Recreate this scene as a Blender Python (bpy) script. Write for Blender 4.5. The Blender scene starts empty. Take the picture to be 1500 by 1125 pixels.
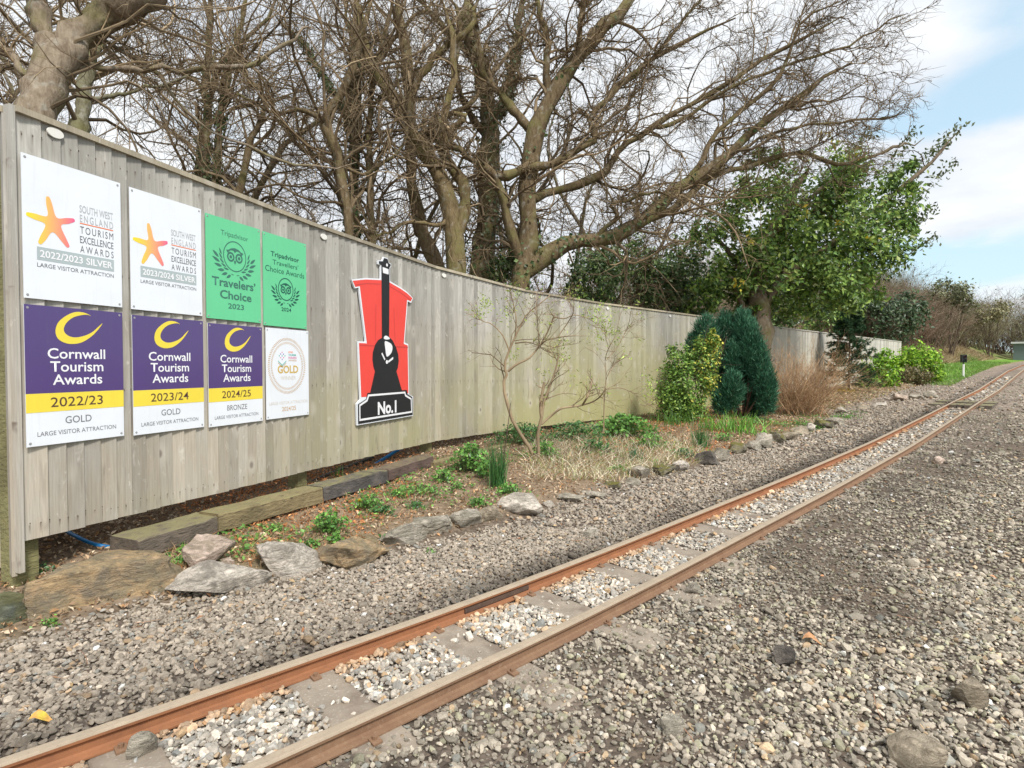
import bpy, math, random
import numpy as np
from mathutils import Vector, Matrix
from mathutils.geometry import tessellate_polygon

SC = bpy.context.scene
COL = SC.collection
R = math.radians

# ------------------------------------------------------------------ camera
CAM_H = 1.05
PITCH = R(1.5)
cam_d = bpy.data.cameras.new('camera')
cam = bpy.data.objects.new('camera', cam_d)
COL.objects.link(cam)
cam_d.sensor_width = 36.0
cam_d.lens = 36.0 * 850 / 1500
cam_d.shift_y = -5.0 / 1500
cam_d.clip_start = 0.05
cam_d.clip_end = 3000
cam.location = (0, 0, CAM_H)
cam.rotation_euler = (math.pi / 2 - PITCH, 0, 0)
SC.camera = cam

# ------------------------------------------------------------------ world
SUN_EL, SUN_AZ = R(48), R(150)        # azimuth clockwise from +Y (the view direction)
world = bpy.data.worlds.new('World')
SC.world = world
world.use_nodes = True
wn, wl = world.node_tree.nodes, world.node_tree.links
wn.clear()
w_out = wn.new('ShaderNodeOutputWorld')
w_bg = wn.new('ShaderNodeBackground')
w_bg.inputs['Strength'].default_value = 0.135
sky = wn.new('ShaderNodeTexSky')
sky.sky_type = 'NISHITA'
sky.sun_disc = False
sky.sun_elevation = SUN_EL
sky.sun_rotation = SUN_AZ
sky.air_density = 1.0
sky.dust_density = 2.0
tc = wn.new('ShaderNodeTexCoord')
sep = wn.new('ShaderNodeSeparateXYZ')
wl.new(tc.outputs['Generated'], sep.inputs[0])
def wmath(op, a, b=None, clamp=False):
    n = wn.new('ShaderNodeMath'); n.operation = op; n.use_clamp = clamp
    for k, v in ((0, a), (1, b)):
        if v is None: continue
        if isinstance(v, (int, float)): n.inputs[k].default_value = v
        else: wl.new(v, n.inputs[k])
    return n.outputs[0]
# clouds on a flat layer overhead: direction / (height + small)
den = wmath('ADD', wmath('MAXIMUM', sep.outputs['Z'], 0.0), 0.16)
cx = wmath('DIVIDE', sep.outputs['X'], den)
cy = wmath('DIVIDE', sep.outputs['Y'], den)
comb = wn.new('ShaderNodeCombineXYZ')
wl.new(cx, comb.inputs[0]); wl.new(cy, comb.inputs[1])
n1 = wn.new('ShaderNodeTexNoise')
n1.inputs['Scale'].default_value = 1.15
n1.inputs['Detail'].default_value = 7
n1.inputs['Roughness'].default_value = 0.52
n1.inputs['Distortion'].default_value = 0.35
mp = wn.new('ShaderNodeMapping')
mp.inputs['Location'].default_value = (3.1, 7.7, 0.4)
wl.new(comb.outputs[0], mp.inputs[0]); wl.new(mp.outputs[0], n1.inputs['Vector'])
# the cloud cover opens towards the right of the view (east)
east = wmath('ADD', wmath('MULTIPLY', sep.outputs['X'], 1.0), wmath('MULTIPLY', sep.outputs['Y'], -0.35))
opening = wn.new('ShaderNodeMapRange')
opening.inputs['From Min'].default_value = 0.02
opening.inputs['From Max'].default_value = 0.34
opening.inputs['To Min'].default_value = 0.34
opening.inputs['To Max'].default_value = 0.0
wl.new(east, opening.inputs['Value'])
bands = wn.new('ShaderNodeValToRGB')      # layers of cloud one above the other
be = bands.color_ramp.elements; be[0].position = 0.0; be[0].color = (.45,) * 3 + (1,); be[1].position = 1.0; be[1].color = (.6,) * 3 + (1,)
for p_, v_ in ((.09, .34), (.16, .22), (.195, .78), (.285, .84), (.318, .16), (.345, .2), (.385, .68), (.6, .62)):
    e_ = be.new(p_); e_.color = (v_, v_, v_, 1)
n3 = wn.new('ShaderNodeTexNoise'); n3.inputs['Scale'].default_value = 6; n3.inputs['Detail'].default_value = 6
wl.new(tc.outputs['Generated'], n3.inputs['Vector'])
wl.new(wmath('ADD', sep.outputs['Z'], wmath('MULTIPLY', wmath('SUBTRACT', n3.outputs['Fac'], 0.5), 0.10)), bands.inputs[0])
cov = wmath('ADD', wmath('ADD', n1.outputs['Fac'], opening.outputs[0]), wmath('MULTIPLY', wmath('SUBTRACT', bands.outputs[0], 0.5), 0.42))
ramp = wn.new('ShaderNodeMapRange')
ramp.interpolation_type = 'SMOOTHSTEP'
ramp.inputs['From Min'].default_value = 0.38
ramp.inputs['From Max'].default_value = 0.64
wl.new(cov, ramp.inputs['Value'])
n2 = wn.new('ShaderNodeTexNoise')
n2.inputs['Scale'].default_value = 2.2
n2.inputs['Detail'].default_value = 5
wl.new(mp.outputs[0], n2.inputs['Vector'])
cl = wn.new('ShaderNodeMix'); cl.data_type = 'RGBA'
cl.inputs['A'].default_value = (4.5, 4.85, 5.3, 1)
cl.inputs['B'].default_value = (5.7, 5.85, 6.0, 1)
cr = wn.new('ShaderNodeMapRange')
cr.inputs['From Min'].default_value = 0.35; cr.inputs['From Max'].default_value = 0.6
wl.new(n2.outputs['Fac'], cr.inputs['Value']); wl.new(cr.outputs[0], cl.inputs['Factor'])
skyc = wn.new('ShaderNodeMix'); skyc.data_type = 'RGBA'; skyc.blend_type = 'ADD'
skyc.inputs['Factor'].default_value = 1.0
skyc.inputs['B'].default_value = (2.3, 3.1, 3.5, 1)      # thin high veil over the blue
skm = wn.new('ShaderNodeMix'); skm.data_type = 'RGBA'; skm.blend_type = 'MULTIPLY'
skm.inputs['Factor'].default_value = 1.0
skm.inputs['B'].default_value = (0.55, 0.55, 0.52, 1)
wl.new(sky.outputs[0], skm.inputs['A'])
wl.new(skm.outputs['Result'], skyc.inputs['A'])
mx = wn.new('ShaderNodeMix'); mx.data_type = 'RGBA'
wl.new(ramp.outputs[0], mx.inputs['Factor'])
wl.new(skyc.outputs['Result'], mx.inputs['A']); wl.new(cl.outputs['Result'], mx.inputs['B'])
wl.new(mx.outputs['Result'], w_bg.inputs['Color'])
wl.new(w_bg.outputs[0], w_out.inputs[0])

sun_d = bpy.data.lights.new('sun', 'SUN')
sun_d.energy = 2.9
sun_d.angle = R(9)
sun_d.color = (1.0, 0.955, 0.89)
sun = bpy.data.objects.new('sun', sun_d)
COL.objects.link(sun)
sd = Vector((math.sin(SUN_AZ) * math.cos(SUN_EL), math.cos(SUN_AZ) * math.cos(SUN_EL), math.sin(SUN_EL)))
sun.rotation_euler = sd.to_track_quat('Z', 'Y').to_euler()

SC.view_settings.view_transform = 'Standard'
SC.view_settings.look = 'None'
SC.view_settings.exposure = 0.42
SC.view_settings.gamma = 1.0
SC.view_settings.use_curve_mapping = False

# ------------------------------------------------------------------ measuring helpers
_c, _s = math.cos(PITCH), math.sin(PITCH)
def ray(u, v):
    x = (u - 750) / 850; y = -(v - 557.5) / 850
    return (x, _c + y * _s, -_s + y * _c)
def onz(u, v, z):                      # where a photo pixel meets a horizontal plane
    r = ray(u, v); t = (z - CAM_H) / r[2]
    return np.array([r[0] * t, r[1] * t, z])
def atY(u, v, Y):                      # a photo pixel at a given distance
    r = ray(u, v); t = Y / r[1]
    return np.array([r[0] * t, Y, CAM_H + r[2] * t])

# ------------------------------------------------------------------ object helpers
def tag(o, label=None, cat=None, group=None, kind=None):
    if label: o['label'] = label
    if cat: o['category'] = cat
    if group: o['group'] = group
    if kind: o['kind'] = kind
    return o
def empty(name, loc=(0, 0, 0), rz=0.0, label=None, cat=None, group=None, parent=None):
    o = bpy.data.objects.new(name, None)
    o.empty_display_size = 0.1
    COL.objects.link(o)
    o.location = tuple(float(a) for a in loc); o.rotation_euler = (0, 0, rz)
    if parent: o.parent = parent
    return tag(o, label, cat, group)
def link(name, me, parent=None, loc=None, rot=None):
    o = bpy.data.objects.new(name, me)
    COL.objects.link(o)
    if parent: o.parent = parent
    if loc is not None: o.location = tuple(float(a) for a in loc)
    if rot is not None: o.rotation_euler = rot
    return o

class MB:
    """collects vertices, faces and face colours; builds one mesh"""
    def __init__(self):
        self.V = []; self.T = []; self.Q = []; self.C = []; self.n = 0
    def add(self, V, T=None, Q=None, col=(.5, .5, .5)):
        V = np.asarray(V, float).reshape(-1, 3)
        if T is not None and len(T): self.T.append(np.asarray(T, int).reshape(-1, 3) + self.n)
        if Q is not None and len(Q): self.Q.append(np.asarray(Q, int).reshape(-1, 4) + self.n)
        col = np.asarray(col, float)
        if col.ndim == 1: col = np.tile(col[:3], (len(V), 1))
        self.C.append(col[:, :3]); self.V.append(V); self.n += len(V)
    def box(self, lo, hi, col=(.5, .5, .5)):
        x0, y0, z0 = lo; x1, y1, z1 = hi
        V = [(x0,y0,z0),(x1,y0,z0),(x1,y1,z0),(x0,y1,z0),(x0,y0,z1),(x1,y0,z1),(x1,y1,z1),(x0,y1,z1)]
        Q = [(0,3,2,1),(4,5,6,7),(0,1,5,4),(1,2,6,5),(2,3,7,6),(3,0,4,7)]
        self.add(V, Q=Q, col=col)
    def mesh(self, name, mat, smooth=False):
        V = np.concatenate(self.V); C = np.concatenate(self.C)
        T = np.concatenate(self.T) if self.T else np.zeros((0, 3), int)
        Q = np.concatenate(self.Q) if self.Q else np.zeros((0, 4), int)
        me = bpy.data.meshes.new(name)
        me.vertices.add(len(V)); me.vertices.foreach_set('co', V.astype(np.float32).ravel())
        loops = np.concatenate([T.ravel(), Q.ravel()])
        me.loops.add(len(loops)); me.loops.foreach_set('vertex_index', loops.astype(np.int32))
        nf = len(T) + len(Q)
        me.polygons.add(nf)
        st = np.concatenate([np.arange(len(T)) * 3, len(T) * 3 + np.arange(len(Q)) * 4]).astype(np.int32)
        me.polygons.foreach_set('loop_start', st)
        me.polygons.foreach_set('use_smooth', np.full(nf, smooth))
        me.update(calc_edges=True)
        a = me.color_attributes.new('Col', 'FLOAT_COLOR', 'POINT')
        a.data.foreach_set('color', np.concatenate([C, np.ones((len(C), 1))], 1).astype(np.float32).ravel())
        if isinstance(mat, (list, tuple)):
            for m in mat: me.materials.append(m)
        else: me.materials.append(mat)
        return me
    def build(self, name, mat, parent=None, smooth=False, loc=None, rot=None):
        return link(name, self.mesh(name, mat, smooth), parent, loc, rot)

def tubes(mb, P, Rr, k, col):
    """P (m,n,3) centre lines, Rr (m,n) radii -> k-sided tubes"""
    m, n, _ = P.shape
    D = np.gradient(P, axis=1); D /= np.linalg.norm(D, axis=2, keepdims=True) + 1e-9
    mean = D.mean(1)
    ref = np.where(np.abs(mean[:, 2:3]) < 0.75, np.array([[0, 0, 1.]]), np.array([[1., 0, 0]]))[:, None, :]
    A = np.cross(D, np.broadcast_to(ref, D.shape)); A /= np.linalg.norm(A, axis=2, keepdims=True) + 1e-9
    B = np.cross(D, A)
    ang = np.arange(k) * 2 * math.pi / k
    V = P[:, :, None, :] + Rr[:, :, None, None] * (A[:, :, None, :] * np.cos(ang)[None, None, :, None] + B[:, :, None, :] * np.sin(ang)[None, None, :, None])
    i = np.arange(n - 1)[:, None]; j = np.arange(k)[None, :]; j2 = (j + 1) % k
    q = np.stack([i * k + j, i * k + j2, (i + 1) * k + j2, (i + 1) * k + j], -1).reshape(-1, 4)
    Q = (q[None] + (np.arange(m) * n * k)[:, None, None]).reshape(-1, 4)
    col = np.asarray(col, float)
    if col.ndim == 2: col = np.repeat(col, n * k, axis=0)
    mb.add(V.reshape(-1, 3), Q=Q, col=col)

def catmull(pts, n, closed=False):
    p = np.asarray(pts, float)
    if closed: p = np.vstack([p[-1], p, p[0], p[1]])
    else: p = np.vstack([2 * p[0] - p[1], p, 2 * p[-1] - p[-2]])
    segs = len(p) - 3
    t = np.linspace(0, segs, n, endpoint=not closed)
    i = np.minimum(t.astype(int), segs - 1); f = (t - i)[:, None]
    a, b, c, d = p[i], p[i + 1], p[i + 2], p[i + 3]
    return 0.5 * (2 * b + (c - a) * f + (2 * a - 5 * b + 4 * c - d) * f ** 2 + (3 * b - a - 3 * c + d) * f ** 3)

def sm(a, b, x):
    t = np.clip((np.asarray(x, float) - a) / (b - a), 0, 1); return t * t * (3 - 2 * t)

_ph = np.random.RandomState(5)
_W = [(_ph.uniform(-1, 1, 2) * f, _ph.uniform(0, 6.28), 1 / f ** 0.8) for f in (0.6, 0.9, 1.6, 2.3, 3.7, 5.2, 8, 11) for _ in range(2)]
def vnoise(x, y, scale=1.0, off=0.0):
    x = np.asarray(x, float) * scale + off; y = np.asarray(y, float) * scale + off * 1.7
    r = 0; w = 0
    for (k, p, a) in _W:
        r = r + a * np.sin(k[0] * x * 2.2 + k[1] * y * 2.2 + p + 1.3 * np.sin(k[1] * x - k[0] * y + p)); w += a
    return r / w * 1.6

# ------------------------------------------------------------------ materials
def new_mat(name):
    m = bpy.data.materials.new(name); m.use_nodes = True
    nt = m.node_tree; b = nt.nodes['Principled BSDF']
    return m, nt, b
def nd(nt, t, **kw):
    n = nt.nodes.new(t)
    for k, v in kw.items(): setattr(n, k, v)
    return n
def noise(nt, vec, scale, detail=4, rough=0.55, dist=0.0):
    n = nd(nt, 'ShaderNodeTexNoise'); n.inputs['Scale'].default_value = scale
    n.inputs['Detail'].default_value = detail; n.inputs['Roughness'].default_value = rough
    n.inputs['Distortion'].default_value = dist
    if vec is not None: nt.links.new(vec, n.inputs['Vector'])
    return n.outputs['Fac']
def mixc(nt, fac, a, b, mode='MIX'):
    n = nd(nt, 'ShaderNodeMix'); n.data_type = 'RGBA'; n.blend_type = mode
    for s, v in (('Factor', fac), ('A', a), ('B', b)):
        if isinstance(v, (int, float)): n.inputs[s].default_value = v
        elif isinstance(v, tuple): n.inputs[s].default_value = v if len(v) == 4 else (*v, 1)
        else: nt.links.new(v, n.inputs[s])
    return n.outputs['Result']
def mrange(nt, v, a, b, c=0.0, d=1.0, smooth=False):
    n = nd(nt, 'ShaderNodeMapRange')
    if smooth: n.interpolation_type = 'SMOOTHSTEP'
    for s, x in (('From Min', a), ('From Max', b), ('To Min', c), ('To Max', d)): n.inputs[s].default_value = x
    nt.links.new(v, n.inputs['Value']); return n.outputs[0]
def bump(nt, b, h, strength=0.5, dist=0.01):
    n = nd(nt, 'ShaderNodeBump'); n.inputs['Strength'].default_value = strength
    n.inputs['Distance'].default_value = dist
    nt.links.new(h, n.inputs['Height']); nt.links.new(n.outputs[0], b.inputs['Normal'])
def mapping(nt, vec, scale=(1, 1, 1), loc=None):
    n = nd(nt, 'ShaderNodeMapping'); n.inputs['Scale'].default_value = scale
    nt.links.new(vec, n.inputs['Vector'])
    if loc is not None: nt.links.new(loc, n.inputs['Location'])
    return n.outputs[0]
def obj_vec(nt): return nd(nt, 'ShaderNodeTexCoord').outputs['Object']
def pos_vec(nt): return nd(nt, 'ShaderNodeNewGeometry').outputs['Position']
def orand(nt): return nd(nt, 'ShaderNodeObjectInfo').outputs['Random']
def attr(nt, name, typ='GEOMETRY'):
    n = nd(nt, 'ShaderNodeAttribute'); n.attribute_name = name; n.attribute_type = typ
    return n.outputs['Color']
def setc(nt, b, c): nt.links.new(c, b.inputs['Base Color'])
def simple(name, col, rough=0.6, var=0.15, scale=20, spec=0.3):
    m, nt, b = new_mat(name)
    f = noise(nt, obj_vec(nt), scale, 5)
    c = mixc(nt, f, tuple(x * (1 - var) for x in col), tuple(min(1, x * (1 + var)) for x in col))
    setc(nt, b, c); b.inputs['Roughness'].default_value = rough
    b.inputs['Specular IOR Level'].default_value = spec
    return m
def vcol_mat(name, rough=0.7, trans=0.0, spec=0.25, nscale=8, nvar=0.25, bmp=0.0):
    """colour comes from the mesh's own colour attribute, broken up with noise"""
    m, nt, b = new_mat(name)
    f = noise(nt, pos_vec(nt), nscale, 5)
    g = mrange(nt, f, 0.3, 0.7, 1 - nvar, 1 + nvar)
    cc = nd(nt, 'ShaderNodeVectorMath', operation='SCALE')
    nt.links.new(attr(nt, 'Col'), cc.inputs[0]); nt.links.new(g, cc.inputs['Scale'])
    nt.links.new(cc.outputs[0], b.inputs['Base Color'])
    b.inputs['Roughness'].default_value = rough; b.inputs['Specular IOR Level'].default_value = spec
    if trans:
        tr = nd(nt, 'ShaderNodeBsdfTranslucent'); nt.links.new(cc.outputs[0], tr.inputs[0])
        mxs = nd(nt, 'ShaderNodeMixShader'); mxs.inputs[0].default_value = trans
        out = nt.nodes['Material Output']
        nt.links.new(b.outputs[0], mxs.inputs[1]); nt.links.new(tr.outputs[0], mxs.inputs[2])
        nt.links.new(mxs.outputs[0], out.inputs[0])
    if bmp: bump(nt, b, noise(nt, pos_vec(nt), nscale * 8, 6), bmp, 0.01)
    return m

M = {}
M['leaf'] = vcol_mat('leaf_surface', 0.42, 0.22, 0.45, 30, 0.12)
M['dryleaf'] = vcol_mat('dry_leaf_surface', 0.8, 0.15, 0.15, 60, 0.3)
M['needle'] = vcol_mat('needle_surface', 0.65, 0.08, 0.2, 6, 0.3)
M['twig'] = vcol_mat('twig_bark', 0.85, 0, 0.15, 5, 0.3)

def bark_mat():
    m, nt, b = new_mat('bark')
    p = pos_vec(nt)
    f = noise(nt, mapping(nt, p, (1, 1, 0.35)), 22, 7, 0.65)
    f2 = noise(nt, p, 3.2, 4)
    f3 = noise(nt, p, 9, 5)
    base = attr(nt, 'Col')
    c = mixc(nt, mrange(nt, f, 0.3, 0.7), mixc(nt, 1.0, base, (0.42, 0.38, 0.34), 'MULTIPLY'), base)
    c = mixc(nt, mrange(nt, f3, 0.56, 0.68, 0, 0.55), c, (0.36, 0.35, 0.30))      # lichen
    c = mixc(nt, mrange(nt, f2, 0.48, 0.64, 0, 0.65), c, (0.17, 0.16, 0.06))      # moss
    setc(nt, b, c); b.inputs['Roughness'].default_value = 0.9; b.inputs['Specular IOR Level'].default_value = 0.15
    bump(nt, b, f, 0.9, 0.03)
    return m
M['bark'] = bark_mat()

def wood_fence(name, grey, tan, alg, alg_amt):
    m, nt, b = new_mat(name)
    p = pos_vec(nt); rnd = orand(nt)
    off = nd(nt, 'ShaderNodeCombineXYZ')
    k = nd(nt, 'ShaderNodeMath', operation='MULTIPLY'); k.inputs[1].default_value = 37.0
    nt.links.new(rnd, k.inputs[0]); nt.links.new(k.outputs[0], off.inputs[2]); nt.links.new(k.outputs[0], off.inputs[0])
    v = nd(nt, 'ShaderNodeVectorMath', operation='ADD'); nt.links.new(p, v.inputs[0]); nt.links.new(off.outputs[0], v.inputs[1])
    v = v.outputs[0]
    grain = noise(nt, mapping(nt, v, (1, 1, 0.035)), 130, 5, 0.6, 0.6)
    soft = noise(nt, mapping(nt, v, (1, 1, 0.25)), 7, 4, 0.6, 0.8)
    big = noise(nt, p, 1.3, 3)
    sx = nd(nt, 'ShaderNodeSeparateXYZ'); nt.links.new(p, sx.inputs[0])
    hz = sx.outputs['Z']
    c = mixc(nt, mrange(nt, soft, 0.35, 0.65), grey, tuple(x * 0.80 for x in grey))
    low = mrange(nt, hz, 1.75, 0.55, 0, 1)
    lowm = nd(nt, 'ShaderNodeMath', operation='MULTIPLY'); nt.links.new(low, lowm.inputs[0])
    nt.links.new(mrange(nt, soft, 0.3, 0.6, 0.35, 1), lowm.inputs[1])
    c = mixc(nt, lowm.outputs[0], c, tan)
    # board to board tone
    tone = mrange(nt, rnd, 0, 1, 0.70, 1.20)
    cc = nd(nt, 'ShaderNodeVectorMath', operation='SCALE'); nt.links.new(c, cc.inputs[0]); nt.links.new(tone, cc.inputs['Scale'])
    c = mixc(nt, mrange(nt, grain, 0.33, 0.7, 0.34, 0), cc.outputs[0], (0.15, 0.125, 0.095))
    # algae: stronger low down and along the fence
    al = nd(nt, 'ShaderNodeMath', operation='ADD')
    nt.links.new(mrange(nt, hz, 1.9, 0.2, -0.35, 0.42), al.inputs[0])
    nt.links.new(mrange(nt, sx.outputs['X'], -2.1, 0.6, -0.40, 0.52), al.inputs[1])
    al2 = nd(nt, 'ShaderNodeMath', operation='ADD', use_clamp=True)
    nt.links.new(al.outputs[0], al2.inputs[0]); nt.links.new(mrange(nt, big, 0.3, 0.7, -0.3, 0.35), al2.inputs[1])
    al3 = nd(nt, 'ShaderNodeMath', operation='MULTIPLY', use_clamp=True); al3.inputs[1].default_value = alg_amt
    nt.links.new(al2.outputs[0], al3.inputs[0])
    c = mixc(nt, al3.outputs[0], c, alg)
    # knots
    vo = nd(nt, 'ShaderNodeTexVoronoi'); vo.inputs['Scale'].default_value = 5.5
    nt.links.new(mapping(nt, v, (1, 1, 0.62)), vo.inputs['Vector'])
    kn = mrange(nt, vo.outputs['Distance'], 0.035, 0.105, 1, 0, True)
    c = mixc(nt, kn, c, (0.085, 0.055, 0.04))
    halo = mrange(nt, vo.outputs['Distance'], 0.10, 0.30, 0.28, 0, True)
    c = mixc(nt, halo, c, (0.62, 0.57, 0.50))
    # weather stains
    st = noise(nt, mapping(nt, v, (1, 1, 0.12)), 26, 3, 0.5, 1.0)
    c = mixc(nt, mrange(nt, st, 0.60, 0.76, 0, 0.45), c, (0.14, 0.12, 0.10))
    # rust runs under the nails
    ov = nd(nt, 'ShaderNodeSeparateXYZ'); nt.links.new(obj_vec(nt), ov.inputs[0])
    cr = nd(nt, 'ShaderNodeValToRGB'); ce = cr.color_ramp.elements; ce[0].position = 0; ce[0].color = (0, 0, 0, 1); ce[1].position = 1; ce[1].color = (0, 0, 0, 1)
    for zr in (.06, .62, 1.18, 1.70):
        for dz, v_ in ((-.045, 0), (-.01, .75), (.004, 1), (.006, 0)):
            e = ce.new((zr + dz) / 1.9); e.color = (v_, v_, v_, 1)
    nt.links.new(mrange(nt, ov.outputs['Z'], 0, 1.9), cr.inputs[0])
    xm = nd(nt, 'ShaderNodeMath', operation='PINGPONG'); xm.inputs[1].default_value = .0192; nt.links.new(ov.outputs['X'], xm.inputs[0])
    xk = mrange(nt, xm.outputs[0], .0135, .0190, 0, 1)
    gate = mrange(nt, noise(nt, v, 19, 2), .42, .58, 0.1, .8)
    q1 = nd(nt, 'ShaderNodeMath', operation='MULTIPLY'); nt.links.new(cr.outputs[0], q1.inputs[0]); nt.links.new(xk, q1.inputs[1])
    q2 = nd(nt, 'ShaderNodeMath', operation='MULTIPLY'); nt.links.new(q1.outputs[0], q2.inputs[0]); nt.links.new(gate, q2.inputs[1])
    c = mixc(nt, q2.outputs[0], c, (0.10, 0.065, 0.045))
    # pale weathered flecks round the knots
    fl = noise(nt, mapping(nt, v, (1, 1, 0.5)), 15, 5, 0.7, 1.5)
    c = mixc(nt, mrange(nt, fl, 0.60, 0.72, 0, 0.6), c, (0.66, 0.62, 0.56))
    setc(nt, b, c); b.inputs['Roughness'].default_value = 0.85; b.inputs['Specular IOR Level'].default_value = 0.2
    bump(nt, b, grain, 0.35, 0.004)
    return m
M['fence'] = wood_fence('weathered_board', (0.49, 0.475, 0.435), (0.46, 0.405, 0.325), (0.36, 0.34, 0.17), 1.0)
M['fence2'] = wood_fence('pale_weathered_board', (0.64, 0.62, 0.56), (0.58, 0.56, 0.48), (0.50, 0.48, 0.34), 0.45)
M['cap'] = wood_fence('cap_rail_wood', (0.50, 0.44, 0.33), (0.46, 0.39, 0.27), (0.36, 0.32, 0.16), 0.5)

def timber(name, a, b_, moss):
    m, nt, b = new_mat(name)
    p = pos_vec(nt)
    g = noise(nt, mapping(nt, p, (0.6, 0.15, 1.0)), 60, 6, 0.65, 0.5)
    s_ = noise(nt, p, 5, 5, 0.6)
    c = mixc(nt, mrange(nt, g, 0.3, 0.7), a, b_)
    c = mixc(nt, mrange(nt, s_, 0.45, 0.62, 0, 0.85), c, tuple(x * 0.5 for x in a)); c = mixc(nt, mrange(nt, noise(nt, mapping(nt, p, (0.5, 0.12, 1.4)), 130, 3, 0.5, 0.4), 0.60, 0.68, 0, 0.8), c, (0.03, 0.025, 0.02))
    nz = nd(nt, 'ShaderNodeSeparateXYZ'); nt.links.new(nd(nt, 'ShaderNodeNewGeometry').outputs['Normal'], nz.inputs[0])
    up = mrange(nt, nz.outputs['Z'], 0.3, 0.8, 0.05, moss)
    mm = nd(nt, 'ShaderNodeMath', operation='MULTIPLY', use_clamp=True)
    nt.links.new(up, mm.inputs[0]); nt.links.new(mrange(nt, noise(nt, p, 14, 5), 0.3, 0.55), mm.inputs[1])
    c = mixc(nt, mm.outputs[0], c, (0.24, 0.215, 0.10))
    setc(nt, b, c); b.inputs['Roughness'].default_value = 0.9; bump(nt, b, g, 1.0, 0.012)
    return m
M['t_grey'] = timber('old_grey_timber', (0.20, 0.155, 0.12), (0.10, 0.082, 0.068), 0.85)
M['t_olive'] = timber('old_olive_timber', (0.30, 0.235, 0.12), (0.20, 0.15, 0.08), 0.8)
M['t_dark'] = timber('old_blackened_timber', (0.085, 0.08, 0.085), (0.17, 0.14, 0.12), 0.75)
M['t_purple'] = timber('old_purple_brown_timber', (0.165, 0.105, 0.09), (0.11, 0.075, 0.07), 0.45)
M['post'] = timber('green_post', (0.30, 0.27, 0.12), (0.19, 0.19, 0.085), 0.9)

def rock_mat(name, a, b_, c3, moss=0.0):
    m, nt, b = new_mat(name)
    p = pos_vec(nt); rnd = orand(nt)
    off = nd(nt, 'ShaderNodeVectorMath', operation='SCALE'); off.inputs[0].default_value = (9, 7, 5)
    nt.links.new(rnd, off.inputs['Scale'])
    v = nd(nt, 'ShaderNodeVectorMath', operation='ADD'); nt.links.new(p, v.inputs[0]); nt.links.new(off.outputs[0], v.inputs[1]); v = v.outputs[0]
    f = noise(nt, v, 9, 8, 0.7, 0.6); g = noise(nt, mapping(nt, v, (1, 1, 3.0)), 26, 8, 0.7, 0.8); h = noise(nt, v, 4, 4)
    c = mixc(nt, mrange(nt, f, 0.42, 0.58), tuple(min(.8, x * 1.22) for x in a), tuple(x * .8 for x in b_))
    c = mixc(nt, mrange(nt, g, 0.50, 0.66, 0, 0.8), c, c3)
    c = mixc(nt, mrange(nt, h, 0.52, 0.66, 0, 0.5), c, tuple(x * 0.45 for x in b_))
    if moss:
        nz = nd(nt, 'ShaderNodeSeparateXYZ'); nt.links.new(nd(nt, 'ShaderNodeNewGeometry').outputs['Normal'], nz.inputs[0])
        mm = nd(nt, 'ShaderNodeMath', operation='MULTIPLY', use_clamp=True)
        nt.links.new(mrange(nt, nz.outputs['Z'], 0.1, 0.7, 0.1, moss), mm.inputs[0]); nt.links.new(mrange(nt, noise(nt, v, 12, 5), 0.35, 0.5), mm.inputs[1])
        c = mixc(nt, mm.outputs[0], c, (0.17, 0.155, 0.04))
    setc(nt, b, c); b.inputs['Roughness'].default_value = 0.88; b.inputs['Specular IOR Level'].default_value = 0.2
    bump(nt, b, g, 1.0, 0.035)
    return m
M['r_brown'] = rock_mat('brown_rock', (0.50, 0.345, 0.20), (0.42, 0.34, 0.24), (0.20, 0.165, 0.13), 0.2)
M['r_white'] = rock_mat('pale_quartz_rock', (0.66, 0.585, 0.50), (0.52, 0.46, 0.385), (0.22, 0.195, 0.165))
M['r_pink'] = rock_mat('pinkish_rock', (0.60, 0.47, 0.39), (0.50, 0.40, 0.30), (0.33, 0.26, 0.20))
M['r_grey'] = rock_mat('grey_rock', (0.54, 0.48, 0.40), (0.46, 0.41, 0.34), (0.14, 0.125, 0.11), 0.15)
M['r_moss'] = rock_mat('mossy_rock', (0.34, 0.30, 0.23), (0.19, 0.17, 0.13), (0.11, 0.10, 0.08), 0.95)
M['r_green'] = rock_mat('greenish_rock', (0.19, 0.20, 0.15), (0.14, 0.16, 0.13), (0.30, 0.30, 0.22), 0.5)
M['r_tan'] = rock_mat('tan_rock', (0.43, 0.36, 0.27), (0.36, 0.30, 0.22), (0.20, 0.16, 0.11))
M['r_dark'] = rock_mat('dark_rock', (0.20, 0.175, 0.15), (0.15, 0.13, 0.115), (0.05, 0.045, 0.04))

def rust(name, a, b_, dust):
    m, nt, b = new_mat(name)
    p = pos_vec(nt)
    f = noise(nt, p, 14, 7, 0.65); g = noise(nt, p, 90, 4, 0.6)
    c = mixc(nt, mrange(nt, f, 0.35, 0.65), a, b_)
    c = mixc(nt, mrange(nt, g, 0.55, 0.75, 0, 0.5), c, dust)
    setc(nt, b, c); b.inputs['Roughness'].default_value = 0.8; b.inputs['Specular IOR Level'].default_value = 0.3
    bump(nt, b, g, 0.4, 0.002)
    return m
M['rust'] = rust('orange_rust', (0.33, 0.145, 0.068), (0.25, 0.11, 0.055), (0.19, 0.10, 0.06))
M['rust_dull'] = rust('dull_dusty_rust', (0.25, 0.15, 0.09), (0.20, 0.115, 0.07), (0.33, 0.25, 0.175))
M['railtop'] = rust('worn_rail_top', (0.34, 0.275, 0.205), (0.41, 0.33, 0.24), (0.24, 0.16, 0.10))
M['fishplate'] = rust('oily_dark_iron', (0.075, 0.05, 0.04), (0.12, 0.075, 0.055), (0.19, 0.13, 0.10))

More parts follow.
